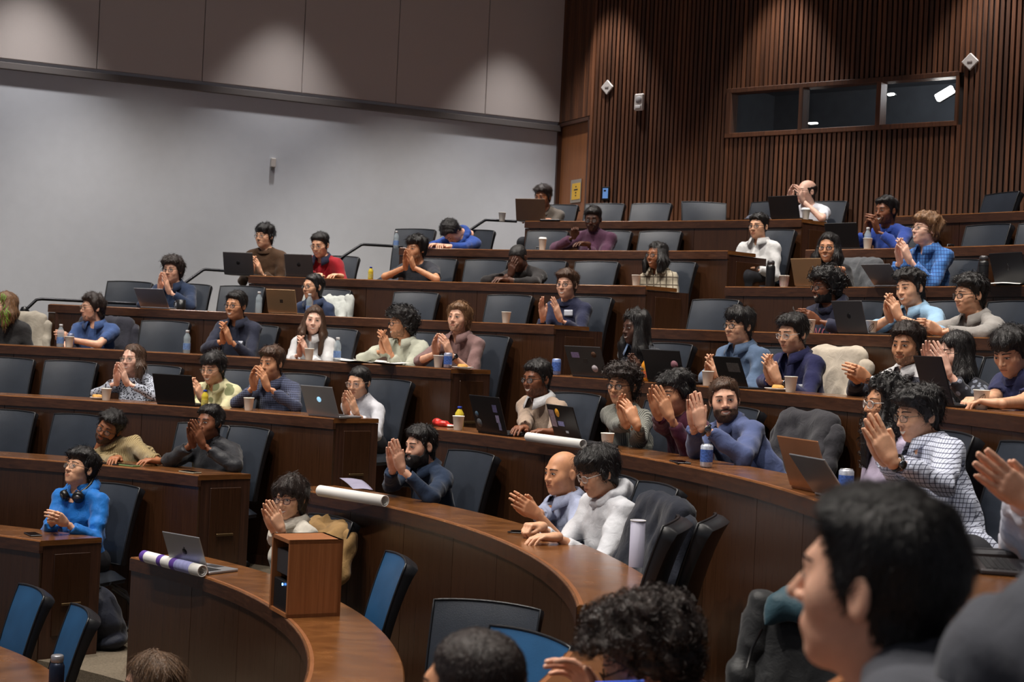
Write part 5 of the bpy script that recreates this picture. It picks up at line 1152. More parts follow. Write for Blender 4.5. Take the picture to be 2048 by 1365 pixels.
def cat(u, v, dep, z, rz, lab, kind='dark'):
    """chair whose backrest top shows at (u, v)"""
    p = onplane(u, v, z + .98); return chair(1, 0, lab, xy=(p[0] + .27 * -math.sin(rz) * -1, p[1] + .27 * math.cos(rz)), z=z, kind=kind) if False else None
def chair_at(u, v, row, lab, turn=0, kind='dark'):
    """chair whose backrest top shows at (u, v); turn is measured from facing the rows' centre"""
    p = onplane(u, v, ZF(row) + 1.01); az = azim(p); fc = az + math.pi + math.radians(turn)
    return chair(row, az, lab, turn=turn, kind=kind, xy=(p[0] + .30 * math.cos(fc), p[1] + .30 * math.sin(fc)))
chair_at(795, 1118, 1, 'leather chair with blue glare painted in, seen side on right of the wooden box', -6, 'blue'); chair_at(975, 1212, 1, 'black topped chair with its back to the curved panels', 66, 'dark'); chair_at(1062, 1275, 1, 'chair with painted blue glare behind the buzz cut man, nearest the desk tray', 40, 'blue')
chair_at(66, 1183, 0, 'chair with bright blue glare painted in, left of the pair at the front table', -14, 'blue'); chair_at(163, 1225, 0, 'chair with bright blue glare painted in, right of the pair at the front table', -10, 'blue')
chair_at(1345, 1045, 2, 'black chair seen side on right of the white hoodie', -20); chair_at(1418, 1040, 2, 'black chair seen side on, rightmost in the second row', -24)
# ================================================================ CLOTHES AND BAGS ON CHAIRS
def drape(o_chair, mat, lab, cat='jacket', wide=.265, low=.52, th=.062, seed=1, hoodbit=None, nm='draped_jacket', top=1.03):
    g = Grid((-.40, -.52, low - .1), (.40, .02, 1.18), .018)
    for k in range(15):
        a = -1 + k / 7; g.rc((a * wide * .82, -.325 + .03 * a * a, top - .045), (a * wide, -.195 + .045 * a * a, low + .05 * math.sin(k * 2.1 + seed)), th * .80, th * .75, k=.05)
    x, y, z = g.xyz(); g.f = (g.f + .010 * (np.abs(tnoise(x, y, z, 30, seed, 3, (1, 1, .3))) - .6) + .006 * tnoise(x, y, z, 80, seed + 1, 4, (1, 1, .4))).astype(np.float32)
    v, q = g.mesh(); root = empty(nm, o_chair.location, o_chair.rotation_euler.z, lab, cat, 'clothes and bags on chairs')
    obj('cloth_body', mesh_np(nm, v, q, [mat]), root)
    for s in (-1, 1):
        g = Grid((s * wide - .16, -.42, low - .25), (s * wide + .16, .02, 1.02), .018); g.rc((s * wide, -.30, .93), (s * (wide + .03), -.22, .70), .055, .05, k=.03); g.rc((s * (wide + .03), -.22, .70), (s * (wide - .02), -.17, low - .12), .05, .042, k=.03)
        x, y, z = g.xyz(); g.f = (g.f + .007 * tnoise(x, y, z, 60, seed + 4, 4)).astype(np.float32); v, q = g.mesh(); obj('sleeve', mesh_np('sleeve', v, q, [mat]), root)
    return root
def chair_of(name): 
    p = PEOPLE[name]; q = polar(RR(p['row']) + .66, p['az']); return min((o for o in bpy.data.objects if o.get('category') == 'chair'), key=lambda o: (o.location.x - q[0]) ** 2 + (o.location.y - q[1]) ** 2)
drape(chair_of('p49'), C('beige_coat', 186, 174, 158), 'beige jacket hung over the chair of the indigo shirt man', seed=3) if False else None
o = cpx(4, 1672, 752, 'chair hidden under a beige jacket in the fourth row'); drape(o, C('beige_coat', 186, 174, 158), 'beige jacket hung over the chair right of the indigo shirt', seed=3)
o = cpx(3, 1662, 880, 'chair hidden under a charcoal jacket in the third row'); drape(o, C('charcoal_coat', 46, 45, 50), 'charcoal jacket hung over the chair behind the laptop with the painted reflection', seed=5)
o = chair_at(1330, 1008, 2, 'chair hidden under a navy jacket beside the white hoodie', 4); drape(o, C('navy_coat', 30, 34, 46), 'navy jacket hung over the chair just right of the white hoodie', seed=7)
o = cpx(4, 62, 672, 'chair hidden under a cream jacket at the far left'); drape(o, C('cream_coat', 166, 158, 144), 'cream jacket hung over the chair by the left edge', seed=9, wide=.25)
o = chair_of('p42'); drape(o, C('dark_coat', 44, 44, 54), 'dark jacket on the chair of the man in blue polo', seed=11)
o = chair_of('p66'); drape(o, C('grey_coat', 78, 80, 84), 'grey jacket on the chair of the woman in black turtleneck', seed=13)
o = chair_of('p52'); drape(o, C('white_coat', 186, 190, 186), 'white jacket on the chair of the woman in denim blue', seed=15, wide=.22, top=.95, low=.70)
o = chair_of('p12'); drape(o, C('tan_coat', 150, 118, 74), 'tan knitted jacket on the chair behind the wooden box', seed=17, top=1.0, low=.86, wide=.20, th=.05)
# chair with teal hood and black bag in the near block
q = atdepth(1560, 1345, 4.5); o = chair(2, 0, 'chair covered by a black bag and teal hood at the bottom right', xy=(q[0], q[1]), z=ZF(2), turn=60, dz=-.12)
dj = drape(o, C('black_nylon', 34, 35, 37, rough=.5), 'black nylon jacket with a teal hood over the chair at the bottom right', seed=21, wide=.17, top=.90, low=.40)
g = Grid((-.25, -.5, .8), (.25, .05, 1.2), .010); g.ell((0, -.28, .945), (.115, .075, .05), k=.03); g.rc((-.06, -.24, .95), (.07, -.27, .985), .04, .03, k=.04); g.rc((.09, -.22, .945), (.13, -.17, .87), .028, .014, k=.03)
x, y, z = g.xyz(); g.f = (g.f + .010 * tnoise(x, y, z, 45, 4, 5)).astype(np.float32); v, qd = g.mesh(); obj('hood', mesh_np('hood', v, qd, [C('teal_nylon', 44, 74, 86, rough=.55)]), dj)
MB().tube([(.12, -.16, .88), (.14, -.13, .82), (.15, -.12, .76)], .004, 6).build('drawcord', BLACKP, dj)
def bag(name, u, v, row, dr, lab, sz=1.0, mat=None, z=None, cat='backpack', P=None, rz=0):
    P = oncyl(u, v, RR(row) + dr) if P is None else P; z0 = ZF(row) if z is None else z
    root = empty(name, (P[0], P[1], z0), rz, lab, cat); g = Grid((-.25, -.2, -.02), (.25, .25, .55), .013)
    g.ell((0, 0, .20), (.17, .11, .20), k=.03); g.ell((0, .09, .14), (.125, .06, .11), k=.02); g.ell((0, 0, .06), (.17, .115, .07), k=.03)
    x, y, zz = g.xyz(); g.f = (g.f + .008 * tnoise(x, y, zz, 45, 9, 5)).astype(np.float32); V, Q = g.mesh(); V *= sz; m = mat or C('navy_nylon', 36, 40, 54, rough=.6)
    obj('bag_body', mesh_np(name, V, Q, [m]), root)
    for s in (-1, 1): MB().tube(np.array([(s * .09, -.10, .37), (s * .12, -.17, .28), (s * .12, -.18, .16), (s * .10, -.12, .05)]) * sz, .014 * sz, 6).build('strap', BLACKP, root)
    MB().tube(np.array([(-.04, -.03, .39), (-.03, -.03, .44), (.03, -.03, .44), (.04, -.03, .39)]) * sz, .010 * sz, 6).build('top_handle', BLACKP, root)
    MB().tube(np.array([(-.12, .115, .22), (-.06, .148, .245), (.06, .148, .245), (.12, .115, .22)]) * sz, .005 * sz, 5).build('zip', METAL, root)
    return root
q = onplane(228, 1288, ZF(1) + .02); bag('backpack', 0, 0, 1, 0, 'navy backpack slumped on the aisle floor at the lower left', 1.05, z=ZF(1), P=q, rz=1.9).rotation_euler[0] = -.35
bag('shoulder_bag', 1078, 480, 7, .62, 'black bag standing on the chair behind the lidded coffee cup', .80, C('black_canvas', 34, 36, 38), z=ZF(7) + .47)
bag('shoulder_bag', 1900, 480, 7, .62, 'dark bag on a chair right of the blue check shirt', .8, C('black_canvas', 34, 36, 38), z=ZF(7) + .47) if True else None
# ================================================================ THINGS ON THE DESKS
PAPER = plain('paper_white', srgb(230, 228, 224), .7, var=.03); PAPERC = plain('cup_white', srgb(238, 232, 220), .6, var=.03); PLID = plain('cup_lid', srgb(220, 218, 214), .4, var=0)
def place(u, v, row, dr): q = oncyl(u, v, RR(row) + dr); return (q[0], q[1], ZD(row)), azim(q) + math.pi / 2
INKD = plain('ink_dark', srgb(70, 58, 46), .7, var=0)
def cup(u, v, row, lab, dr=.10, h=.095, lid=False, leaf=False, stripes=False, group='paper cups on the desks'):
    P, rz = place(u, v, row, dr); o = empty('paper_cup', P, 0, lab, 'cup', group)
    MB().lathe([(.0275, 0), (.029, .003), (.039, h - .004), (.0415, h - .002), (.0415, h), (.0375, h), (.027, .006), (.0, .006)], 20).build('cup_body', PAPERC, o)
    if lid: MB().lathe([(.043, h - .004), (.043, h + .004), (.038, h + .006), (.036, h + .018), (.0, h + .018)], 20).build('lid', PLID, o)
    else: MB().tube([(.040 * math.cos(a), .040 * math.sin(a), h) for a in np.linspace(0, 6.283, 21)[:-1]], .0022, 5, closed=True).build('rolled_rim', PAPERC, o)
    ca = math.atan2(-P[1], -P[0]) 
    if leaf:
        m = MB()
        for s in (-1, 1):
            pts = []
            for t in np.linspace(0, 1, 9):
                zz = h * (.22 + .6 * t); aa = ca + (t - .5) * .7 + s * .42 * math.sin(math.pi * t); rr = .0285 + (.040 - .0285) * zz / h + .0012; pts.append((rr * math.cos(aa), rr * math.sin(aa), zz))
            m.tube(pts, .0013, 4)
        m.tube([((.0285 + .0115 * (.22 + .6 * t) + .0012) * math.cos(ca + (t - .5) * .7), (.0285 + .0115 * (.22 + .6 * t) + .0012) * math.sin(ca + (t - .5) * .7), h * (.22 + .6 * t)) for t in np.linspace(0, 1, 7)], .0011, 4)
        m.build('leaf_print', INKD, o)
    if stripes:
        m = MB()
        for k in range(14): a = k * 2 * math.pi / 14; m.tube([(.0305 * math.cos(a), .0305 * math.sin(a), .012), (.0400 * math.cos(a), .0400 * math.sin(a), h - .01)], .0026, 4)
        m.build('stripe_print', plain('stripe_brown', srgb(120, 84, 88), .7, var=0), o)
    return o
PET = plain('clear_plastic', srgb(190, 205, 214), .08, spec=.6, var=0, alpha=.42); CAPW = plain('cap_white', srgb(220, 220, 222), .4, var=0); CAPB = plain('cap_blue', srgb(30, 60, 170), .4, var=0)
LBLB = plain('label_blue', srgb(110, 140, 190), .5, var=.35, vscale=60); JUY = plain('juice_yellow', srgb(206, 184, 60), .25, var=.05); JUO = plain('juice_orange', srgb(214, 140, 36), .25, var=.05); LBR = plain('label_red', srgb(190, 90, 50), .5, var=.4, vscale=70)
def bottle(u, v, row, lab, kind='water', dr=.12, s=1.0, base=None):
    P, rz = place(u, v, row, dr) if base is None else (base, 0); o = empty('bottle', P, 0, lab, 'bottle', 'drink bottles on the desks')
    H = {'water': .20, 'juice': .135, 'orange': .165, 'bag': .2}[kind] * s; r = .031 * s if kind != 'juice' else .027 * s
    body = {'water': PET, 'juice': JUY, 'orange': JUO, 'bag': PET}[kind]; cap = CAPB if kind == 'juice' else CAPW
    MB().lathe([(.0, 0), (r * .85, 0), (r, .008), (r, H * .45), (r * .93, H * .5), (r, H * .56), (r * .96, H * .70), (r * .45, H * .87), (r * .42, H * .9)], 18).build('bottle_body', body, o)
    MB().lathe([(r * .50, H * .90), (r * .50, H * .985), (r * .46, H), (0, H)], 16).build('cap', cap, o)
    if kind != 'bag': MB().lathe([(r * 1.02, H * .16), (r * 1.02, H * .44)], 18, cap=False).build('label', {'water': LBLB, 'juice': plain('label_yellow', srgb(190, 178, 90), .5, var=.3, vscale=70), 'orange': LBR}[kind], o)
    return o
def can(u, v, row, lab, dr=.10, col=(150, 160, 186), group='drink cans on the desks'):
    P, rz = place(u, v, row, dr); o = empty('drink_can', P, 0, lab, 'can', group); al = plain('aluminium', srgb(190, 192, 196), .3, .9, var=0)
    MB().lathe([(.0, .002), (.024, .0), (.033, .010), (.033, .112), (.027, .120)], 20).build('can_body', plain('can_%d' % col[0], srgb(*col), .3, .3, var=.35, vscale=70), o)
    MB().lathe([(.027, .118), (.0275, .122), (.025, .122), (.024, .118), (0, .118)], 20).build('can_top', al, o); MB().box((0, .008, .1195), (.012, .018, .002)).build('pull_tab', al, o)
    MB().lathe([(.0335, .03), (.0335, .095)], 20, cap=False).build('printed_band', plain('can_print', srgb(70, 100, 170), .4, .1, var=.5, vscale=120), o)
LSIL = plain('laptop_silver', srgb(168, 168, 172), .35, .6, var=.03); LGRY = plain('laptop_grey', srgb(82, 80, 82), .38, .6, var=.03); LBLK = plain('laptop_black', srgb(24, 24, 27), .4, .2, var=.05); LGLD = plain('laptop_gold', srgb(170, 138, 104), .38, .6, var=.03); LBRN = plain('laptop_brown', srgb(88, 66, 50), .4, .5, var=.05); LREFL = plain('laptop_wood_reflection', srgb(164, 112, 76), .4, .5, var=.08)  # copper tone of the last one: reflected wood painted into the lid
SCRN = plain('screen_glow', srgb(60, 70, 90), .2, var=0, emit=(.5, .6, .8), es=.35); KEYS = plain('keys', srgb(30, 30, 32), .6, var=0); LOGD = plain('logo_dark', srgb(38, 38, 40), .3, .5, var=0)
def laptop(u, v, row, lab, mat, dr=.05, turn=0, tilt=18, w=.31, d=.22, logo=None, stickers=(), xyz=None, rz=None, group='open laptops on the desks', kind='laptop'):
    """(u, v): middle of the hinge edge"""
    P, r_ = place(u, v, row, dr) if xyz is None else (xyz, 0); r_ = r_ if rz is None else rz
    o = empty('laptop', P, r_ + math.radians(turn), lab, 'laptop' if kind == 'laptop' else 'tablet', group)
    if kind == 'laptop':
        b = MB().box((0, -d / 2, .009), (w, d, .016), None, .004).build('base', mat, o)
        m = MB()
        for i in range(5):
            for j in range(12): m.box(((j - 5.5) * w * .072, -d * .12 - i * d * .085, .0180), (w * .062, d * .068, .0022))
        tag(m.build('keyboard', KEYS, b), kind='stuff'); MB().box((0, -d * .78, .0172), (w * .34, d * .30, .0012)).build('trackpad', LGRY if mat is not LGRY else LSIL, b)
    else: MB().box((0, -d * .35, .006), (w, d * .7, .010), None, .003).build('keyboard_cover', LBLK, o)
    t = math.radians(tilt); R = np.array([[1, 0, 0], [0, math.cos(t), math.sin(t)], [0, -math.sin(t), math.cos(t)]]); L = empty('lid', (0, .004, .014), 0, parent=o)
    f = lambda q: R @ np.array(q, float)
    L_ = MB().box(f((0, 0, d / 2)), (w, .007, d), R, .003).build('lid_shell', mat, o); bpy.data.objects.remove(L)
    L_.location = (0, .004, .014)
    MB().box(f((0, -.0040, d / 2)), (w * .94, .0012, d * .90), R).build('screen', SCRN, L_)
    if logo == 'apple':
        m = MB(); m.lathe([(0, 0), (.017, 0), (.019, .0008), (.017, .0016), (0, .0016)], 18, f((0, .0036, d * .52)), R @ np.array([[1, 0, 0], [0, 0, 1], [0, -1, 0]]))
        m.lathe([(0, 0), (.0045, 0), (.005, .0008), (0, .0016)], 10, f((-.003, .0036, d * .52 + .0235)), R @ np.array([[1, 0, 0], [0, 0, 1], [0, -1, 0]])); m.build('logo', LOGD, L_)
    elif logo == 'squares':
        m = MB()
        for a in (-1, 1):
            for b_ in (-1, 1): m.box(f((a * .008, .0040, d * .5 + b_ * .008)), (.013, .001, .013), R)
        m.build('logo', LOGD, L_)
    elif logo == 'disc': MB().lathe([(0, 0), (.021, 0), (.021, .0016), (0, .0016)], 20, f((0, .0036, d * .55)), R @ np.array([[1, 0, 0], [0, 0, 1], [0, -1, 0]])).build('logo', plain('logo_glow', srgb(130, 190, 230), .3, var=0, emit=(.4, .75, 1), es=.8), L_)
    for k, (x, z, ww, hh, c, rd) in enumerate(stickers):
        mt = plain('sticker_%d_%d_%d' % c, srgb(*c), .5, var=.3, vscale=90)
        if rd: MB().lathe([(0, 0), (ww / 2, 0), (ww / 2, .0012), (0, .0012)], 18, f((x, .0038, z)), R @ np.array([[1, 0, 0], [0, 0, 1], [0, -1, 0]])).build('sticker', mt, L_)
        else: MB().box(f((x, .0042, z)), (ww, .0012, hh), R).build('sticker', mt, L_)
    return o
def phone(u, v, row, lab, dr=.12, turn=0, col=(30, 30, 34)):
    P, rz = place(u, v, row, dr); o = empty('phone', P, rz + math.radians(turn), lab, 'phone', 'phones on the desks'); MB().box((0, 0, .005), (.075, .155, .009), None, .003).build('phone_case', plain('phone_%d_%d' % col[:2], srgb(*col), .4, var=0), o); MB().box((0, 0, .0099), (.068, .146, .001)).build('phone_screen', plain('glass_black', srgb(10, 10, 12), .08, var=0), o)
def plate(u, v, row, lab, food=None, dr=.14, r=.085):
    P, rz = place(u, v, row, dr); o = empty('paper_plate', P, rz, lab, 'plate', 'plates and snacks'); MB().lathe([(0, .003), (r * .65, .003), (r * .75, .006), (r, .016), (r, .018), (r * .73, .009), (0, .006)], 24).build('plate_body', PAPER, o)
    if food:
        fo = empty('pastry', (P[0], P[1], P[2] + .005), rz, food, 'pastry', 'plates and snacks'); g = Grid((-.06, -.05, -.01), (.06, .05, .06), .006); g.ell((-.012, 0, .016), (.032, .026, .018), k=.01); g.ell((.018, .006, .014), (.026, .024, .016), k=.008); g.rc((-.03, -.01, .02), (.03, .01, .028), .008, .008, k=.01)
        V, Q = g.mesh(); obj('crust', mesh_np('crust', V, Q, [plain('pastry_crust', srgb(196, 144, 70), .7, var=.35, vscale=60)]), fo)
def roll(u0, v0, u1, v1, row, lab, r=.03, dr=None, bands=False, mat=None):
    z = ZD(row) + r; a = onplane(u0, v0, z); b = onplane(u1, v1, z); c = (a + b) / 2; o = empty('rolled_poster', (c[0], c[1], ZD(row)), 0, lab, 'poster', 'rolled posters'); d = b - a; L = np.linalg.norm(d); d = d / L; s = np.cross(d, [0, 0, 1]); R = np.stack([s, np.cross(d, s), d], 1)
    pf = [(r, -L / 2), (r, L / 2), (r * .84, L / 2), (r * .84, -L / 2 + .01), (r * .3, -L / 2 + .01)]
    body = MB().lathe(pf, 22, (0, 0, r), R, cap=False).build('poster_roll', mat or PAPER, o)
    # the loose outer edge and the inner windings
    MB().lathe([(r * .62, L / 2 - .002), (r * .62, -L / 2 + .02)], 18, (0, 0, r), R, cap=False).build('inner_winding', mat or PAPER, o)
    if bands:
        pu = plain('purple_print', srgb(92, 60, 150), .6, var=.05); bl = plain('lilac_print', srgb(150, 152, 200), .6, var=.15, vscale=40)
        for t0, t1, m_ in ((0, .07, pu), (.30, .37, pu), (.52, .60, pu), (.60, .85, bl)): MB().lathe([(r * 1.012, -L / 2 + L * t0), (r * 1.012, -L / 2 + L * t1)], 22, (0, 0, r), R, cap=False).build('printed_band', m_, o)
    return o
def sheet_paper(quad, row, lab, mat=None, nm='poster_sheet', lift=.012, seed=0, z0=0):
    P = [onplane(u, v, ZD(row)) for u, v in quad]; c = sum(P) / 4; o = empty(nm, (c[0], c[1], ZD(row)), 0, lab, 'paper', 'papers on the desks'); G_ = []
    for i in range(7):
        L = []
        for j in range(7):
            a, b = i / 6, j / 6; q = (P[0] * (1 - a) + P[1] * a) * (1 - b) + (P[3] * (1 - a) + P[2] * a) * b - c; q[2] = z0 + .002 + lift * (abs(math.sin(a * 2.6 + seed)) * .6 + .4 * math.sin(b * 3 + seed) ** 2); L.append(q)
        G_.append(L)
    MB().sheet(G_, .001).build('sheet', mat or PAPER, o)
# paper cups
for u, v, row, lab, k in [(1004, 438, 8, 'small paper cup on the top row left of the laptop man', {}), (1612, 418, 8, 'white lidded cup in front of the balding man', dict(lid=True)), (1085, 490, 7, 'tall lidded paper cup on the seventh row before the black bag', dict(lid=True, h=.115)), (1735, 492, 7, 'paper cup in front of the cobalt sweater', {}),
                          (1272, 565, 6, 'plain paper cup in front of the woman in plaid', {}), (1568, 566, 6, 'striped paper cup left of the gold laptop', dict(stripes=True)), (1012, 640, 5, 'lone paper cup before an empty chair in the fifth row', {}), (1619, 662, 5, 'leaf printed cup in front of the hoodie man', dict(leaf=True)),
                          (1742, 664, 5, 'leaf printed cup right of the grey laptop in the fifth row', dict(leaf=True)), (138, 693, 4, 'paper cup in front of the man in blue polo', {}), (876, 736, 4, 'paper cup in front of the man in mauve', {}), (618, 714, 4, 'white cup in front of the woman in white shirt', {}), (1277, 762, 4, 'paper cup left of the orange juice bottle', {}),
                          (1415, 768, 4, 'paper cup left of the black tablet', {}), (1581, 782, 4, 'paper cup in front of the indigo shirt', {}), (1962, 818, 4, 'large leaf printed cup near the right edge', dict(leaf=True)), (212, 801, 3, 'paper cup in front of the woven cardigan', {}), (497, 820, 3, 'paper cup in front of the dark check shirt', {}), (1214, 896, 3, 'paper cup behind the head of the white hoodie man', {})]: cup(u, v, row, lab, **k)
cup(916, 858, 3, 'paper cup with a blue capped bottle behind it', dr=.08)
bottle(918, 850, 3, 'yellow juice bottle with blue cap behind a paper cup', 'juice', dr=.17, s=1.15); bottle(409, 815, 3, 'yellow juice bottle with blue cap in the third row', 'juice', dr=.06); bottle(741, 556, 6, 'pale yellow juice bottle with blue cap in the sixth row', 'juice', s=.95)
bottle(792, 490, 7, 'clear water bottle before an empty chair in the seventh row', 'water', s=.9); bottle(1735, 486, 7, 'water bottle behind the cup of the cobalt sweater man', 'water', dr=.2); bottle(618, 625, 5, 'water bottle in front of the woman in denim blue', 'water', dr=.16); bottle(373, 706, 4, 'water bottle standing alone in the fourth row', 'water'); bottle(120, 695, 4, 'water bottle in front of the folded hands of the polo man', 'water', dr=.06); bottle(674, 716, 4, 'water bottle right of the woman in white shirt', 'water', dr=.16)
bottle(1290, 764, 4, 'orange juice bottle with white cap in front of the pinstripe woman', 'orange', dr=.07); bottle(517, 622, 5, 'milky bottle in a clear plastic bag in the fifth row', 'bag')
can(895, 738, 4, 'pale blue drink can in front of the man in mauve', col=(160, 164, 190)); can(1112, 750, 4, 'light blue drink can at the left end of the desk', col=(120, 140, 190)); can(1412, 936, 3, 'white and blue drink can under the smiling bearded man', dr=.07, col=(196, 204, 220)); can(1692, 965, 3, 'silver can behind the head of the out of focus man', col=(176, 180, 190), dr=.2); can(140, 690, 4, 'grey can beside the water bottle of the polo man', dr=.2, col=(110, 120, 150))
# dark flasks
for u, v, row, lab in ((1540, 568, 6, 'tall black flask at the left end of the sixth row'), (1965, 572, 6, 'tall black flask left of the black laptop at the right')):
    P, rz = place(u, v, row, .16); o = empty('flask', P, 0, lab, 'flask', 'black flasks'); MB().lathe([(0, 0), (.036, 0), (.038, .01), (.038, .17), (.03, .19)], 18).build('flask_body', BLACKP, o); MB().lathe([(.031, .19), (.031, .215), (.02, .225), (0, .226)], 18).build('lid', LGRY, o); MB().lathe([(.0385, .15), (.0385, .156)], 18, cap=False).build('ring', METAL, o)
P, rz = place(362, 612, 5, .10); o = empty('mug', P, rz, 'black mug in front of the curly man by the wall', 'mug'); MB().lathe([(0, 0), (.04, 0), (.042, .005), (.042, .095), (.038, .095), (.037, .01), (0, .01)], 18).build('mug_body', BLACKP, o); MB().tube([(.04, 0, .075), (.066, 0, .07), (.07, 0, .045), (.06, 0, .022), (.04, 0, .02)], .006, 6).build('mug_handle', BLACKP, o)
# laptops
laptop(1062, 441, 8, 'brown backed laptop in the far top corner', LBRN, tilt=14, w=.34, d=.23, turn=4); laptop(1571, 440, 8, 'black backed laptop in front of the balding man', LBLK, w=.34, turn=-4); laptop(1688, 493, 7, 'black laptop left of the cobalt sweater man', LBLK, w=.33)
laptop(478, 552, 6, 'grey laptop with a round mark in front of the brown sweater', LGRY, logo='apple', turn=4); laptop(600, 555, 6, 'grey laptop in front of the man with red sleeves', LGRY, turn=0, logo='apple', w=.30); laptop(1620, 573, 6, 'gold laptop in front of the woman in black turtleneck', LGLD, w=.30); laptop(2024, 572, 6, 'black laptop near the right edge of the sixth row', LBLK, logo='apple', w=.33, turn=-6)
laptop(310, 615, 5, 'white backed laptop tilted far back by the curly man', LSIL, tilt=40, w=.30, turn=-4); laptop(566, 627, 5, 'pale gold laptop with square logo in the fifth row', LGLD, logo='squares', w=.30); laptop(1706, 668, 5, 'dark grey laptop with a round mark beside the hoodie man', LGRY, logo='apple', w=.31, turn=-4); laptop(1778, 572, 6, 'silver laptop tilted low above the sky blue shirt', LSIL, tilt=48, w=.28)
laptop(1180, 752, 4, 'grey laptop with round stickers at the left end of the desk', LGRY, turn=6, tilt=26, w=.33, d=.23, stickers=((-.09, .17, .045, .045, (92, 62, 44), True), (.08, .16, .07, .04, (150, 130, 170), False), (-.07, .06, .055, .055, (196, 186, 190), True), (.0, .12, .04, .03, (60, 52, 50), False)))
laptop(1333, 758, 4, 'black laptop with a round sticker right of the juice bottle', LBLK, turn=10, tilt=20, w=.32, stickers=((-.10, .12, .06, .06, (170, 120, 130), True),)); laptop(1470, 774, 4, 'black tablet with keyboard cover in front of the denim shirt', LBLK, kind='tablet', w=.27, d=.2, tilt=24, stickers=((-.05, .13, .12, .06, (90, 84, 80), False),)); laptop(1880, 814, 4, 'large black laptop between the rugby shirt and the long haired woman', LBLK, w=.36, d=.25, turn=-8)
laptop(352, 815, 3, 'black laptop right of the woven cardigan', LBLK, w=.36, d=.24, turn=0); laptop(647, 838, 3, 'silver laptop with a glowing blue round logo', LSIL, logo='disc', w=.33, d=.23, turn=-4, tilt=22)
laptop(985, 870, 3, 'black stickered laptop left of the beige sweater', LBLK, w=.36, d=.25, turn=-6, tilt=18, stickers=((.13, .12, .04, .05, (74, 100, 120), True), (.12, .06, .06, .09, (92, 94, 98), True), (-.10, .17, .05, .05, (96, 92, 130), False), (-.11, .10, .04, .05, (150, 140, 170), False), (-.12, .05, .03, .05, (120, 120, 150), False)))
laptop(1140, 888, 3, 'black laptop with a yellow round sticker left of the grey knit', LBLK, w=.36, d=.24, turn=-8, tilt=20, stickers=((.13, .15, .07, .11, (150, 130, 140), False), (.05, .19, .055, .055, (226, 160, 40), True), (.035, .12, .08, .03, (140, 140, 190), False), (-.02, .07, .035, .014, (200, 200, 205), False)))
laptop(1622, 984, 3, 'laptop with wood reflection painted on its lid behind the out of focus head', LREFL, w=.34, d=.24, turn=12, tilt=20, dr=.10); laptop(1664, 990, 3, 'silver laptop just right of the one with the painted reflection', LSIL, w=.30, d=.21, turn=12, tilt=38, dr=.10)
q = onplane(425, 1148, ZD(1)); laptop(0, 0, 1, 'open silver laptop beside the rolled poster on the lowest desk', LSIL, logo='apple', w=.31, d=.22, tilt=22, xyz=(q[0] - .13, q[1] + .03, ZD(1)), rz=azim(q) + math.pi / 2 + math.radians(14))
q = onplane(1950, 1136, ZD(3)); laptop(0, 0, 3, 'dark laptop on the near desk behind the out of focus man', LGRY, w=.30, d=.21, tilt=84, xyz=(q[0], q[1], ZD(3)), rz=azim(q) + math.pi / 2); q = onplane(1990, 1118, ZD(3)); o = empty('device_case', (q[0], q[1] + .02, ZD(3)), .05, 'flat dark grey case at the end of the near desk', 'case'); MB().box((0, 0, .013), (.24, .09, .024), None, .008).build('case_body', plain('case_grey', srgb(60, 60, 64), .5), o); MB().box((0, 0, .0262), (.22, .004, .002)).build('case_seam', BLACKP, o)
# phones
phone(66, 1065, 1, 'black phone in front of the man in bright blue', .16, 60); phone(225, 934, 2, 'dark phone under the leaning man', .10, 70); phone(258, 934, 2, 'green cased phone under the leaning man', .10, 80, (110, 140, 90)); phone(380, 948, 2, 'phone in front of the puffer jacket', .08, 84, (150, 140, 120)); phone(1360, 928, 3, 'phone at the elbow of the smiling bearded man', .05, 80)
# posters and papers
roll(288, 1113, 405, 1143, 1, 'rolled poster with purple bands beside the silver laptop', .034, bands=True); roll(640, 982, 770, 1003, 2, 'rolled white poster in front of the bearded man', .034); roll(1056, 874, 1166, 889, 3, 'rolled white poster in front of the black laptops', .028)
sheet_paper([(678, 978), (705, 1003), (745, 1005), (722, 982)], 2, 'folded lilac grey paper lying on the rolled poster', plain('lilac_paper', srgb(150, 146, 170), .7), lift=.012, z0=.068)
sheet_paper([(612, 712), (700, 727), (760, 728), (650, 712)], 4, 'curling white poster sheet in front of the woman in white', PAPER, lift=.03, seed=1); sheet_paper([(705, 722), (770, 731), (828, 732), (745, 722)], 4, 'second curling poster sheet reaching the pale green shirt', PAPER, lift=.02, seed=2)
sheet_paper([(1962, 570), (1966, 573), (2046, 573), (2040, 569)], 6, 'white poster edge on the sixth row at the right', PAPER, lift=.02)
q = onplane(1272, 1134, ZD(2)); o = empty('poster_tube', (q[0], q[1], ZD(2)), 0, 'upright white poster tube right of the white hoodie', 'poster', 'rolled posters'); MB().lathe([(.034, 0), (.034, .21), (.031, .21), (.031, .01), (0, .01)], 22, cap=False).build('tube_body', plain('tube_lilac', srgb(178, 176, 196), .6, var=.06), o); MB().tube([(.0345 * math.cos(a), .0345 * math.sin(a), .21) for a in np.linspace(0, 6.283, 21)[:-1]], .002, 5, closed=True).build('tube_rim', PAPER, o)
plate(925, 744, 4, 'paper plate with a cookie in front of the mauve shirt', 'round golden cookie on the plate by the mauve shirt'); plate(1556, 783, 4, 'paper plate with a pastry in front of the indigo shirt', 'folded golden pastry on the plate by the indigo shirt'); plate(195, 800, 3, 'paper plate left of the cup in the third row', 'brown snack on the plate in the third row', dr=.2, r=.06)
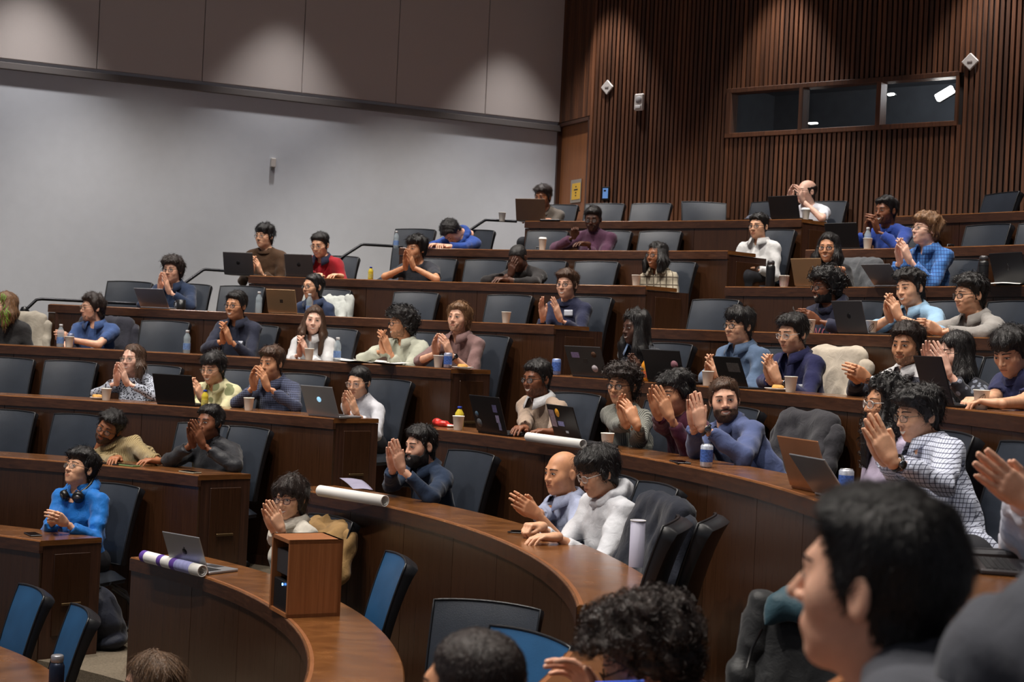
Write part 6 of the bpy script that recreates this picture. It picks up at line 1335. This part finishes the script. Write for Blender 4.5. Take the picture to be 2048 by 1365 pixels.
P, rz = place(884, 852, 3, .22); o = empty('snack_packet', P, rz, 'red and white snack packet at the left end of the third row desk', 'packet'); g = Grid((-.09, -.07, -.01), (.09, .07, .08), .007); g.ell((0, 0, .022), (.06, .045, .022), k=.01); g.ell((.04, .01, .03), (.035, .03, .025), k=.01); g.ell((-.06, -.01, .012), (.03, .03, .012), k=.01); x, y, z = g.xyz(); g.f = (g.f + .004 * tnoise(x, y, z, 90, 3, 4)).astype(np.float32); V, Q = g.mesh(); obj('wrapper', mesh_np('wrapper', V, Q, [plain('red_wrapper', srgb(196, 50, 44), .3, var=.6, vscale=30)]), o); MB().box((-.07, -.01, .012), (.06, .05, .012), None, .004).build('white_flap', PAPER, o)
q = onplane(1594, 962, ZD(3)); o = empty('key_ring', (q[0], q[1], ZD(3)), .4, 'shiny keys on the desk beside the laptop with the painted reflection', 'keys'); MB().tube([(.016 * math.cos(a), .016 * math.sin(a), .004) for a in np.linspace(0, 6.283, 17)[:-1]], .0018, 6, closed=True).build('ring', plain('steel', srgb(190, 186, 176), .2, 1, var=0), o)
for a in (0, 1.2): MB().box((.04 * math.cos(a), .04 * math.sin(a), .006), (.055, .011, .003), [[math.cos(a), -math.sin(a), 0], [math.sin(a), math.cos(a), 0], [0, 0, 1]]).build('key', MATS['steel'], o)
q = onplane(1040, 1069, ZD(2)); o = empty('cable', (q[0], q[1], ZD(2)), 0, 'loop of black cable under the fist of the white hoodie man', 'cable'); MB().tube([(.07 * math.cos(t) * (1 - t * .03), .035 * math.sin(t), .005 + .001 * t) for t in np.linspace(0, 9, 40)], .0035, 6).build('cord', BLACKP, o); MB().box((.08, .01, .008), (.03, .014, .012), None, .003).build('plug', BLACKP, o)
P, rz = place(1517, 436, 8, .2); o = empty('flat_cap', P, rz, 'grey flat cap lying on the top desk above the boy in white', 'cap'); g = Grid((-.17, -.17, -.01), (.17, .2, .12), .009); g.ell((0, 0, .03), (.12, .13, .045), k=.02); g.ell((0, .12, .015), (.09, .06, .012), k=.02); V, Q = g.mesh(); obj('crown', mesh_np('crown', V, Q, [C('grey_felt', 92, 96, 110)]), o); MB().lathe([(0, 0), (.01, 0), (.008, .006), (0, .007)], 10, (0, 0, .074)).build('button', C('grey_felt', 92, 96, 110), o)
P, rz = place(1106, 440, 8, .08); o = empty('notebook', P, rz, 'dark open notebook beside the corner laptop', 'notebook'); MB().box((0, 0, .008), (.24, .17, .014), None, .003).build('cover', BLACKP, o); MB().box((0, 0, .016), (.22, .155, .004)).build('pages', PAPER, o)
# wooden equipment box on the lowest desk
a = onplane(573, 1238, ZD(1)); b = onplane(684, 1236, ZD(1)); d = unit((b - a)[:2]); n = np.array([-d[1], d[0]]); wd = np.linalg.norm((b - a)[:2]); dep = .27; hh = .375
o = empty('equipment_box', (a[0], a[1], ZD(1)), math.atan2(d[1], d[0]) + .13, 'open sided wooden equipment box standing on the lowest desk', 'box'); t = .018
MB().box((wd / 2, t / 2, hh / 2), (wd, t, hh)).build('front_board', W_BOX, o); MB().box((wd / 2, dep / 2, hh - t / 2), (wd, dep, t)).build('top_board', W_BOX, o); MB().box((wd / 2, dep / 2, t / 2), (wd, dep, t)).build('bottom_board', W_BOX, o); MB().box((wd / 2, dep - t / 2, hh / 2), (wd, t, hh)).build('rear_board', W_BOX, o); MB().box((wd - t / 2, dep / 2, hh / 2), (t, dep, hh)).build('end_board', W_BOX, o)
eq = MB().box((.07, dep / 2, .09), (.12, dep - .06, .15), None, .004).build('equipment_unit', BLACKP, o); MB().box((.07, dep / 2, .25), (.10, dep - .06, .12), None, .004).build('equipment_unit', LGRY, o); MB().lathe([(0, 0), (.006, 0), (.006, .004), (0, .004)], 10, (.005, .09, .15), [[0, 0, -1], [0, 1, 0], [1, 0, 0]]).build('blue_led', plain('led_blue', (.1, .3, 1), .4, var=0, emit=(.1, .35, 1), es=12), eq)
# steel bottle on the front table, phone in the curly man's hand
q = onplane(112, 1375, ZD(0)); o = empty('steel_bottle', (q[0], q[1], ZD(0)), 0, 'navy steel bottle with grey cap at the bottom left', 'bottle'); MB().lathe([(0, 0), (.034, 0), (.036, .01), (.036, .10), (.028, .12)], 18).build('bottle_body', plain('navy_steel', srgb(34, 42, 62), .35, .4, var=0), o); MB().lathe([(.027, .12), (.030, .125), (.030, .15), (.026, .155), (0, .155)], 16).build('cap', LSIL, o)
p = PEOPLE['pf3']; q = atdepth(1236, 1376, 3.4); o = empty('phone', (q[0], q[1], q[2] - .05), math.radians(20), 'phone with a glowing blue screen held by the curly haired man', 'phone', 'phones on the desks'); R = np.array([[1, 0, 0], [0, .5, -.86], [0, .86, .5]]); MB().box((0, 0, .05), (.15, .009, .075), R, .003).build('phone_case', BLACKP, o); MB().box((0, -.004, .055), (.14, .002, .068), R).build('phone_screen', plain('phone_blue', srgb(40, 70, 190), .2, var=0, emit=(.1, .2, .9), es=1.0), o)
# headphones round the neck of the man in blue
p = PEOPLE['p11']; o = empty('headphones', p['root'].location, p['ang'], 'black over ear headphones round the neck of the man in blue', 'headphones'); Nk = p['Nk']; X, fw, ax = p['X'], p['fw'], p['ax']
MB().tube([Nk + X * math.sin(t) * .082 + fw * (math.cos(t) * .085) + ax * (.050 - .05 * math.cos(t)) for t in np.linspace(.75, 2 * math.pi - .75, 20)], .012, 8).build('headband', BLACKP, o)
for s in (-1, 1):
    c = Nk + X * s * .058 + fw * .085 + ax * -.012; zz = unit(fw * .8 + X * s * .35 - ax * .2); xx = unit(np.cross(ax, zz)); MB().lathe([(0, -.018), (.036, -.018), (.040, -.010), (.040, .010), (.034, .018), (0, .02)], 18, c, np.stack([xx, np.cross(zz, xx), zz], 1)).build('ear_cup', BLACKP, o); MB().lathe([(0, .020), (.024, .020), (.026, .022), (0, .023)], 18, c, np.stack([xx, np.cross(zz, xx), zz], 1)).build('cup_disc', LGRY, o)
# lettering on two hoodies
def lettering(name, txt, x, z, size, mat, out=None):
    info = PEOPLE[name]; cu = bpy.data.curves.new('letters', 'FONT'); cu.body = txt; cu.size = size; cu.align_x = 'CENTER'; cu.align_y = 'CENTER'; cu.offset = .0; cu.resolution_u = 2
    tmp = bpy.data.objects.new('letters', cu); COL.objects.link(tmp); dg = bpy.context.evaluated_depsgraph_get(); me0 = bpy.data.meshes.new_from_object(tmp.evaluated_get(dg)); bpy.data.objects.remove(tmp)
    import bmesh
    bm = bmesh.new(); bm.from_mesh(me0); bmesh.ops.subdivide_edges(bm, edges=[e for e in bm.edges if e.calc_length() > .02], cuts=2); bmesh.ops.triangulate(bm, faces=bm.faces[:])
    bvh = info.get('bvh') or BVHTree.FromPolygons(info['sV'].tolist(), info['sQ'].tolist()); info['bvh'] = bvh
    for vv in bm.verts:
        q = info['Cc'] + info['X'] * (x + vv.co.x) + info['ax'] * (z + vv.co.y); hit = bvh.ray_cast(Vector(q + info['fw'] * .5), Vector(-info['fw']), 1.0); d = hit[0] if hit[0] is not None else Vector(q + info['fw'] * .12); vv.co = d + Vector(info['fw'] * .004)
    bm.to_mesh(me0); bm.free(); me0.materials.clear(); me0.materials.append(mat); o = obj('chest_lettering', me0, info['root']); return o
lettering('p54', 'BROWN', 0, .02, .10, plain('letter_red', srgb(170, 96, 110), .8, var=0)); lettering('p25', 'PA', .02, .03, .085, plain('letter_navy', srgb(44, 50, 78), .8, var=0))
